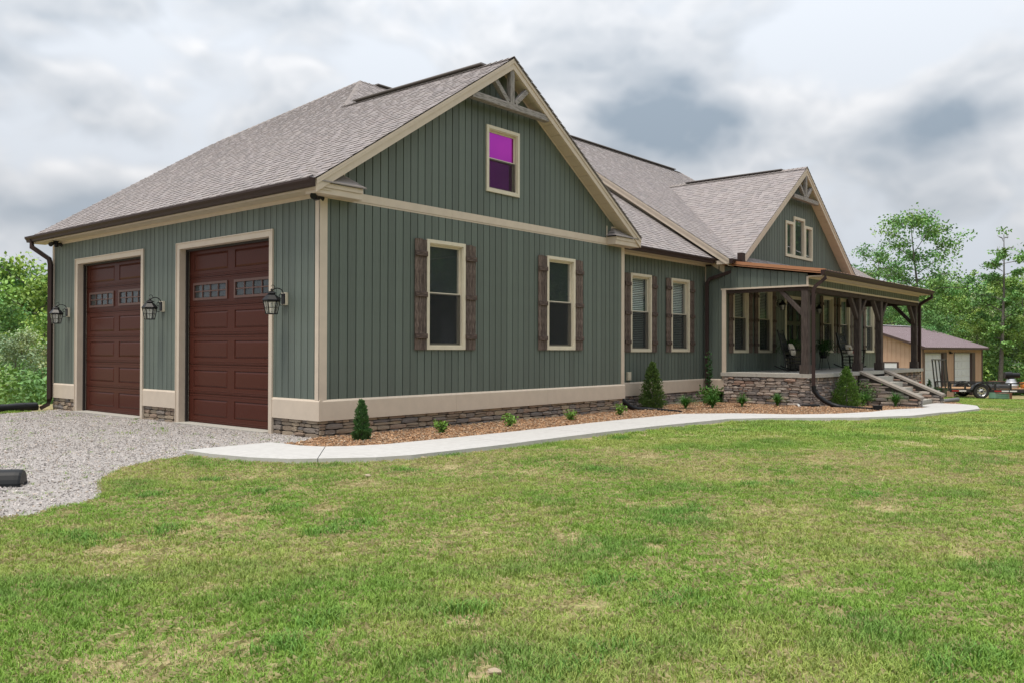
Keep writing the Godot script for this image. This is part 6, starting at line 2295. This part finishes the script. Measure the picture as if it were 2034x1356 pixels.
func build_ground() -> void:
	var xs := []
	var zs := []
	var v := -320.0
	while v < 420.0:
		xs.append(v)
		v += 0.5 if v > -12.0 and v < 40.0 else (4.0 if v > -60.0 and v < 100.0 else 30.0)
	v = -380.0
	while v < 200.0:
		zs.append(v)
		v += 0.5 if v > -14.0 and v < 16.0 else (4.0 if v > -90.0 and v < 40.0 else 30.0)
	var verts := PackedVector3Array()
	var norms := PackedVector3Array()
	var index := PackedInt32Array()
	for z in zs:
		for x in xs:
			verts.append(Vector3(x, ground(x, z) - 0.004, z))
			norms.append(Vector3(ground(x - 0.3, z) - ground(x + 0.3, z), 0.6, ground(x, z - 0.3) - ground(x, z + 0.3)).normalized())
	var w := xs.size()
	for j in zs.size() - 1:
		for i in w - 1:
			var a := j * w + i
			index.append_array(PackedInt32Array([a, a + 1, a + w, a + 1, a + w + 1, a + w]))
	var arr := []
	arr.resize(Mesh.ARRAY_MAX)
	arr[Mesh.ARRAY_VERTEX] = verts
	arr[Mesh.ARRAY_NORMAL] = norms
	arr[Mesh.ARRAY_INDEX] = index
	var am := ArrayMesh.new()
	am.add_surface_from_arrays(Mesh.PRIMITIVE_TRIANGLES, arr)
	structure(piece("ground", am, M.soil, self))
	var outer := [[-2.4, 0.28], [-2.39, 0.93], [-2.26, 1.62], [-2.03, 2.11], [-1.78, 2.33], [-1.23, 2.77], [-0.78, 2.93], [-0.01, 2.98], [0.92, 3.0], [1.62, 2.97], [3.15, 2.94], [5.07, 2.96], [6.18, 3.04], [7.6, 3.14], [8.45, 3.64], [9.25, 4.4], [9.86, 4.95], [11.26, 5.6], [13.57, 5.88], [17.2, 5.66]]
	var inner := [[18.6, 5.3], [19.4, 4.75], [19.40, 4.06], [17.42, 4.06], [17.1, 4.45], [15.72, 4.61], [14.36, 4.64], [11.91, 4.56], [10.65, 4.17], [9.82, 3.61], [9.2, 2.5], [8.22, 1.72], [7.25, 1.72], [5.97, 1.68], [4.63, 1.70], [2.53, 1.78], [1.16, 1.77], [0.49, 1.75], [-0.17, 1.73], [-0.65, 1.53], [-0.93, 1.3], [-1.06, 0.96], [-1.05, 0.55], [-1.09, 0.3]]
	for p in outer + inner:
		path_poly.append(Vector2(p[0], p[1]))
	var path := Node3D.new()
	path.name = "path"
	add_child(path)
	structure(path)
	var cells := [[[-3.76, 4.58], [1.08, -0.92], [-6.0, -0.92], [-6.0, 4.58]], [[-3.76, 4.58], [1.08, -0.92], [1.3, -0.92], [1.3, 4.58]]]
	for c in [[1.3, 3.3], [3.3, 5.3], [5.3, 7.3], [7.3, 8.9], [8.9, 10.6], [10.6, 12.8], [12.8, 15.0], [15.0, 17.3], [17.3, 20.0]]:
		cells.append([[c[0], -1.0], [c[1], -1.0], [c[1], 8.0], [c[0], 8.0]])
	for c in cells:
		var q := PackedVector2Array()
		for p in c:
			q.append(Vector2(p[0], p[1]))
		for b in Geometry2D.intersect_polygons(q, path_poly):
			for e in Geometry2D.offset_polygon(b, -0.006):
				var mb := MB.new()
				drape(mb, e, 0.06, 0.8)
				var rim := Geometry2D.offset_polygon(e, -0.012)
				for k in e.size():
					var g: Vector2 = e[k]
					var g2: Vector2 = e[(k + 1) % e.size()]
					var d := g2 - g
					var o := Vector3(d.y, 0, -d.x)
					mb.quad(Vector3(g.x, ground(g.x, g.y) + 0.06, g.y), Vector3(g2.x, ground(g2.x, g2.y) + 0.06, g2.y), Vector3(g2.x, ground(g2.x, g2.y) - 0.1, g2.y), Vector3(g.x, ground(g.x, g.y) - 0.1, g.y), o if not Geometry2D.is_polygon_clockwise(e) else -o)
				part("slab", mb, M.concrete, path)
	gravel_poly = PackedVector2Array()
	for p in [[0.05, 0.0], [-0.5, 0.25], [-1.09, 0.3], [-2.38, 0.3], [-2.48, 0.46], [-3.01, 0.61], [-3.57, 1.0], [-4.07, 1.61], [-4.4, 2.35], [-4.55, 2.7], [-4.85, 3.0], [-5.11, 3.05], [-5.36, 3.25], [-5.7, 3.12], [-6.6, 3.4], [-12.0, 3.2], [-14.0, -6.0], [-5.0, -8.1], [-0.6, -9.4], [0.05, -9.7]]:
		gravel_poly.append(Vector2(p[0], p[1]))
	var gm := MB.new()
	drape(gm, gravel_poly, 0.004, 2.0)
	structure(part("gravel_drive", gm, M.gravel_bed, self))
	var b1 := PackedVector2Array()
	for p in [[-1.05, 0.35], [-1.05, 0.55], [-1.06, 0.96], [-0.93, 1.3], [-0.65, 1.53], [-0.17, 1.73], [0.49, 1.75], [1.16, 1.77], [2.53, 1.78], [4.63, 1.70], [5.97, 1.68], [7.25, 1.72], [8.22, 1.72], [9.2, 2.5], [9.82, 3.61], [10.65, 4.17], [11.91, 4.56], [14.36, 4.64], [15.72, 4.61], [17.1, 4.45], [17.1, 2.52], [13.54, 2.52], [13.54, 0.0], [13.5, -0.46], [8.6, -0.46], [8.6, 0.02], [0.0, 0.02], [-0.5, 0.25]]:
		b1.append(Vector2(p[0], p[1]))
	var b2 := PackedVector2Array()
	for p in [[19.75, 2.52], [23.7, 2.52], [23.6, 3.4], [22.2, 4.0], [20.6, 4.5], [19.75, 4.6]]:
		b2.append(Vector2(p[0], p[1]))
	bed_polys = [b1, b2]
	for b in bed_polys:
		var mm := MB.new()
		drape(mm, b, 0.012, 1.0)
		structure(part("mulch_bed", mm, M.mulch_bed, self))


func scatter(called: String, mesh: Mesh, mat_: Material, spots: Array, cols: PackedColorArray) -> MultiMeshInstance3D:
	var mm := MultiMesh.new()
	mm.transform_format = MultiMesh.TRANSFORM_3D
	mm.use_colors = true
	mm.mesh = mesh
	mm.instance_count = spots.size()
	for k in spots.size():
		mm.set_instance_transform(k, spots[k])
		mm.set_instance_color(k, cols[k])
	var o := MultiMeshInstance3D.new()
	o.name = numbered(called)
	o.multimesh = mm
	o.material_override = mat_
	add_child(o)
	stuff(o)
	return o


func tuft(blades: int, h: float, spread: float, w: float) -> ArrayMesh:
	var mb := MB.new()
	mb.tinted = true
	for k in blades:
		var a := R.randf() * TAU
		var d := Vector3(cos(a), 0, sin(a))
		var sd := Vector3(-sin(a), 0, cos(a)).rotated(Vector3.UP, R.randf_range(-0.8, 0.8))
		var foot := Vector3(R.randfn(0, 1), 0, R.randfn(0, 1)) * spread * 0.45
		var l := h * R.randf_range(0.45, 1.15)
		var lean := R.randf_range(0.25, 1.25) * l
		var g := R.randf_range(0.55, 1.4)
		var dry := R.randf() < 0.11
		mb.col = Color(1.9 * g, 1.25 * g, 2.4 * g) if dry else Color(g * R.randf_range(0.9, 1.1), g, g)
		var p0 := foot + Vector3(0, -0.01, 0)
		var p1 := foot + d * lean * 0.35 + Vector3.UP * l * 0.55
		var p2 := foot + d * lean + Vector3.UP * l * R.randf_range(0.75, 1.0)
		mb.quad(p0 - sd * w, p0 + sd * w, p1 + sd * w * 0.75, p1 - sd * w * 0.75)
		mb.tri(p1 - sd * w * 0.75, p1 + sd * w * 0.75, p2)
	return mb.mesh()


func build_ground_cover() -> void:
	var fr := Vector2(cam_f.x, cam_f.z).normalized()
	var rt := Vector2(cam_r.x, cam_r.z).normalized()
	var eye := Vector2(EYE.x, EYE.z)
	var hue := FastNoiseLite.new()
	hue.seed = 3
	hue.frequency = 0.42
	hue.fractal_octaves = 4
	var thin := FastNoiseLite.new()
	thin.seed = 9
	thin.frequency = 0.62
	thin.fractal_octaves = 4
	var lush := FastNoiseLite.new()
	lush.seed = 14
	lush.frequency = 0.5
	lush.fractal_octaves = 3
	# worn patches of bare soil in the lawn, and coarse dark tufts
	var wide: PackedVector2Array = Geometry2D.offset_polygon(path_poly, 0.05)[0]
	var bare := []
	for b in [[715, 962, 0.33], [640, 1012, 0.3], [588, 972, 0.24], [455, 1032, 0.4], [360, 1058, 0.25], [215, 1092, 0.2], [885, 928, 0.3], [1050, 938, 0.35], [930, 1235, 0.2], [1165, 1205, 0.24], [1290, 905, 0.4], [1770, 1012, 0.35], [960, 1338, 0.16], [1920, 868, 0.6], [1650, 1215, 0.16]]:
		var p := on_ground(b[0], b[1])
		bare.append([Vector2(p.x, p.z), b[2]])
	var clumps := []
	for c in [[912, 1215], [1370, 1012], [1340, 1020], [1490, 965], [1560, 962], [520, 978], [560, 1012], [1105, 1335], [1210, 1290], [300, 985], [320, 1055], [130, 1065], [1200, 1160], [1720, 985], [1960, 1310], [1880, 1330], [700, 1045], [640, 1060], [900, 905], [460, 930], [420, 955], [1000, 870], [1230, 870], [250, 950], [170, 1075], [560, 1290], [620, 1240], [1345, 1195], [800, 935], [1180, 935]]:
		var p := on_ground(c[0], c[1])
		clumps.append(Vector2(p.x, p.z))
	var tufts := [tuft(14, 0.040, 0.055, 0.0023), tuft(14, 0.044, 0.06, 0.0024), tuft(13, 0.032, 0.06, 0.0022), tuft(15, 0.05, 0.05, 0.0023)]
	var far_tufts := [tuft(16, 0.045, 0.10, 0.0042), tuft(16, 0.05, 0.11, 0.0046)]
	var spots := [[], [], [], [], [], []]
	var cols := [PackedColorArray(), PackedColorArray(), PackedColorArray(), PackedColorArray(), PackedColorArray(), PackedColorArray()]
	var rings := [[2.4, 5.5, 1100.0, 0], [5.5, 9.0, 720.0, 0], [9.0, 14.0, 380.0, 0], [14.0, 22.0, 150.0, 1], [22.0, 52.0, 34.0, 1]]
	for ring in rings:
		var area: float = 0.69 * (ring[1] * ring[1] - ring[0] * ring[0])
		var count := int(area * ring[2])
		for k in count:
			var t := sqrt(lerpf(ring[0] * ring[0], ring[1] * ring[1], R.randf()))
			var sx := R.randf_range(-0.69, 0.69) * t
			var p := eye + fr * t + rt * sx
			if p.x > -0.2 and p.x < 27.0 and p.y < 0.0 or p.x < 0.2 and p.y < -8.0 and t > 19.0:
				continue
			if inside(p, wide) or inside(p, gravel_poly) and R.randf() > 0.02 or inside(p, bed_polys[0]) or inside(p, bed_polys[1]):
				continue
			var th := thin.get_noise_2dv(p)
			var keep := clampf(1.15 - maxf(0.0, th - 0.22) * 2.6, 0.4, 1.0)
			for b in bare:
				var dd: float = (p - b[0]).length() / (b[1] * 0.72) + thin.get_noise_2dv(p * 9.0) * 0.7
				if dd < 1.4:
					keep = minf(keep, lerpf(0.05, 1.0, clampf((dd - 0.5) / 0.9 + thin.get_noise_2dv(p * 6.0) * 0.6, 0.0, 1.0)))
			if R.randf() > keep:
				continue
			var lu := lush.get_noise_2dv(p + Vector2(40, 7))
			var hu := hue.get_noise_2dv(p)
			var fresh := Color(0.225, 0.375, 0.06)
			var gold := Color(0.345, 0.42, 0.105)
			var blue := Color(0.165, 0.315, 0.07)
			var c := fresh.lerp(gold, clampf(0.38 - hu * 1.5, 0.0, 1.0))
			c = c.lerp(blue, clampf(lu * 1.8 - 0.25, 0.0, 0.75))
			var g := R.randf_range(0.82, 1.18)
			c = Color(c.r * g, c.g * g, c.b * g)
			var hgt := R.randf_range(0.75, 1.2) * (0.85 + clampf(lu * 0.9, -0.25, 0.35)) * (0.7 + 0.3 * keep)
			var sl := R.randi_range(0, 3) if ring[3] == 0 else R.randi_range(4, 5)
			spots[sl].append(Transform3D(Basis(Vector3.UP, R.randf() * TAU).scaled_local(Vector3(1.0, hgt, 1.0)), Vector3(p.x, ground(p.x, p.y), p.y)))
			cols[sl].append(c)
	for c in clumps:
		for k in 27:
			var p: Vector2 = c + Vector2(R.randfn(0, 0.11), R.randfn(0, 0.09))
			if inside(p, path_poly) or inside(p, gravel_poly):
				continue
			var sl := R.randi_range(0, 3)
			var g := R.randf_range(0.8, 1.2)
			var away := (p - (c as Vector2)).length()
			spots[sl].append(Transform3D(Basis(Vector3.UP, R.randf() * TAU).scaled_local(Vector3(1.5, R.randf_range(1.35, 2.0) - away * 3.0, 1.5)), Vector3(p.x, ground(p.x, p.y), p.y)))
			cols[sl].append(Color(0.165 * g, 0.325 * g, 0.06 * g))
	for k in 6:
		var m: ArrayMesh = tufts[k] if k < 4 else far_tufts[k - 4]
		var o := scatter("lawn_grass", m, M.grass, spots[k], cols[k])
		tag(o, "patchy mown lawn grass, green with straw coloured patches", "grass")
	# dead leaves, straw and small stones lying in the lawn are part of the thatch
	var straw := MB.new()
	straw.tinted = true
	straw.col = Color.WHITE
	for k in 10:
		var a := R.randf() * TAU
		var d := Vector3(cos(a), 0, sin(a)) * R.randf_range(0.008, 0.022)
		var q := Vector3(R.randfn(0, 0.03), R.randf_range(0.004, 0.02), R.randfn(0, 0.03))
		var sd := Vector3(-sin(a), 0, cos(a)) * 0.0009
		straw.quad(q - d - sd, q - d + sd, q + d + sd + Vector3(0, R.randfn(0, 0.008), 0), q + d - sd, Vector3.UP)
	var ssp := []
	var scl := PackedColorArray()
	for k in 14000:
		var t := sqrt(lerpf(6.0, 144.0, R.randf()))
		var p := eye + fr * t + rt * R.randf_range(-0.69, 0.69) * t
		if inside(p, path_poly) or inside(p, gravel_poly) or inside(p, bed_polys[0]) or p.x > -0.2 and p.y < 0.0:
			continue
		ssp.append(Transform3D(Basis(Vector3.UP, R.randf() * TAU), Vector3(p.x, ground(p.x, p.y), p.y)))
		var g := R.randf_range(0.7, 1.2)
		scl.append(Color(0.50 * g, 0.43 * g, 0.24 * g))
	tag(scatter("thatch", straw.mesh(), M.grass, ssp, scl), "dry straw thatch lying between the lawn grass", "thatch")
	# gravel
	var stones := []
	for k in 4:
		var mb := MB.new()
		mb.tinted = true
		var ico := []
		for j in 7:
			ico.append(Vector3(R.randfn(0, 1), R.randfn(0, 0.6), R.randfn(0, 1)).normalized() * R.randf_range(0.7, 1.1) * Vector3(1, 0.62, 0.8))
		# hull of a few random points: every face whose points all lie behind it
		for a in 7:
			for b in range(a + 1, 7):
				for c in range(b + 1, 7):
					var n: Vector3 = (ico[b] - ico[a]).cross(ico[c] - ico[a])
					var pos := 0
					var neg := 0
					for e in 7:
						if e != a and e != b and e != c:
							if n.dot(ico[e] - ico[a]) > 0.0:
								pos += 1
							else:
								neg += 1
					if pos == 0 or neg == 0:
						mb.tri(ico[a], ico[b], ico[c], n if pos == 0 else -n)
		stones.append(mb.mesh())
	var gs := [[], [], [], []]
	var gc := [PackedColorArray(), PackedColorArray(), PackedColorArray(), PackedColorArray()]
	var tint := FastNoiseLite.new()
	tint.seed = 77
	tint.frequency = 0.5
	for k in 150000:
		var t := sqrt(lerpf(36.0, 640.0, R.randf()))
		var p := eye + fr * t + rt * R.randf_range(-0.69, 0.0) * t
		if t > 13.0 and R.randf() < 0.35 or not inside(p, gravel_poly):
			continue
		var sl := R.randi_range(0, 3)
		var sz := R.randf_range(0.008, 0.020)
		var g := R.randf_range(0.55, 1.25)
		var tn := tint.get_noise_2dv(p) * 0.06
		var warm := R.randf() < 0.12
		gs[sl].append(Transform3D(Basis.from_euler(Vector3(R.randfn(0, 0.4), R.randf() * TAU, R.randfn(0, 0.4))).scaled_local(Vector3.ONE * sz), Vector3(p.x, ground(p.x, p.y) + R.randf_range(0.004, 0.02), p.y)))
		gc[sl].append(Color((0.465 + tn) * g, (0.43 + tn) * g * (0.9 if warm else 1.0), (0.415 + tn) * g * (0.78 if warm else 1.0)))
	for k in 4:
		tag(scatter("gravel_stones", stones[k], M.gravel, gs[k], gc[k]), "loose grey gravel covering the drive before the garage doors", "gravel")
	# a few larger rocks on the drive and the lawn
	var rocks := [[88, 945, 0.045, "fist sized tan rock lying on the gravel"], [182, 923, 0.04, "flat orange rock lying on the gravel"], [118, 988, 0.03, "small yellow rock lying on the gravel near the lawn"], [840, 911, 0.03, "pale rock lying at the lawn edge of the walk"], [730, 948, 0.035, "pale rock lying on a bare patch of the lawn"], [983, 1342, 0.028, "tan rock half sunk in the bare soil of the lawn"]]
	for r in rocks:
		var p := on_ground(r[0], r[1])
		var rb := MB.new()
		append_rock(rb, r[2])
		var m := mat("rock_%d" % r[0], s(0.42, 0.30, 0.17) if r[0] < 200 else s(0.36, 0.29, 0.21), 0.95)
		tag(part("rock", rb, m, self, Transform3D(Basis(Vector3.UP, R.randf() * TAU), Vector3(p.x, ground(p.x, p.z), p.z))), r[3], "rock")
	# bark mulch
	var chip := MB.new()
	chip.tinted = true
	chip.col = Color.WHITE
	chip.prism(PackedVector2Array([Vector2(-1, -0.4), Vector2(0.7, -0.5), Vector2(1, 0.1), Vector2(0.2, 0.5), Vector2(-0.9, 0.35)]), Vector3.ZERO, Vector3.RIGHT, Vector3.BACK, Vector3.UP, -0.2, 0.22)
	var ms := []
	var mc := PackedColorArray()
	for b in bed_polys:
		var n := 21000 if b == bed_polys[0] else 2500
		var lo := Vector2(1e9, 1e9)
		var hi := -lo
		for q in b:
			lo = lo.min(q)
			hi = hi.max(q)
		var box := (hi - lo)
		for k in int(box.x * box.y * 680.0):
			var p := Vector2(R.randf_range(lo.x, hi.x), R.randf_range(lo.y, hi.y))
			if not inside(p, b):
				continue
			var sz := R.randf_range(0.012, 0.028)
			var g := R.randf_range(0.45, 1.35)
			ms.append(Transform3D(Basis.from_euler(Vector3(R.randfn(0, 0.45), R.randf() * TAU, R.randfn(0, 0.45))).scaled_local(Vector3(sz, sz * R.randf_range(0.6, 1.3), sz * R.randf_range(0.6, 1.2))), Vector3(p.x, ground(p.x, p.y) + R.randf_range(0.012, 0.035), p.y)))
			mc.append(Color(0.36 * g, 0.215 * g, 0.12 * g) if R.randf() < 0.75 else Color(0.38 * g, 0.285 * g, 0.2 * g))
	tag(scatter("bark_mulch", chip.mesh(), M.mulch, ms, mc), "orange brown bark mulch filling the planting bed", "mulch")


func append_rock(mb: MB, r: float) -> void:
	var n := 7
	var rows := []
	for j in 5:
		var f := j / 4.0
		var row := PackedVector3Array()
		for k in n:
			var a := TAU * k / n
			var q := r * sin(PI * (0.12 + 0.86 * f)) * R.randf_range(0.8, 1.2)
			row.append(Vector3(cos(a) * q * 1.3, r * 0.85 * (1.0 - 1.25 * f) + 0.3 * r, sin(a) * q))
		rows.append(row)
	for j in 4:
		for k in n:
			var i := (k + 1) % n
			mb.quad(rows[j][k], rows[j][i], rows[j + 1][i], rows[j + 1][k], rows[j][k])
	for k in range(1, n - 1):
		mb.tri(rows[0][0], rows[0][k], rows[0][k + 1], Vector3.UP)
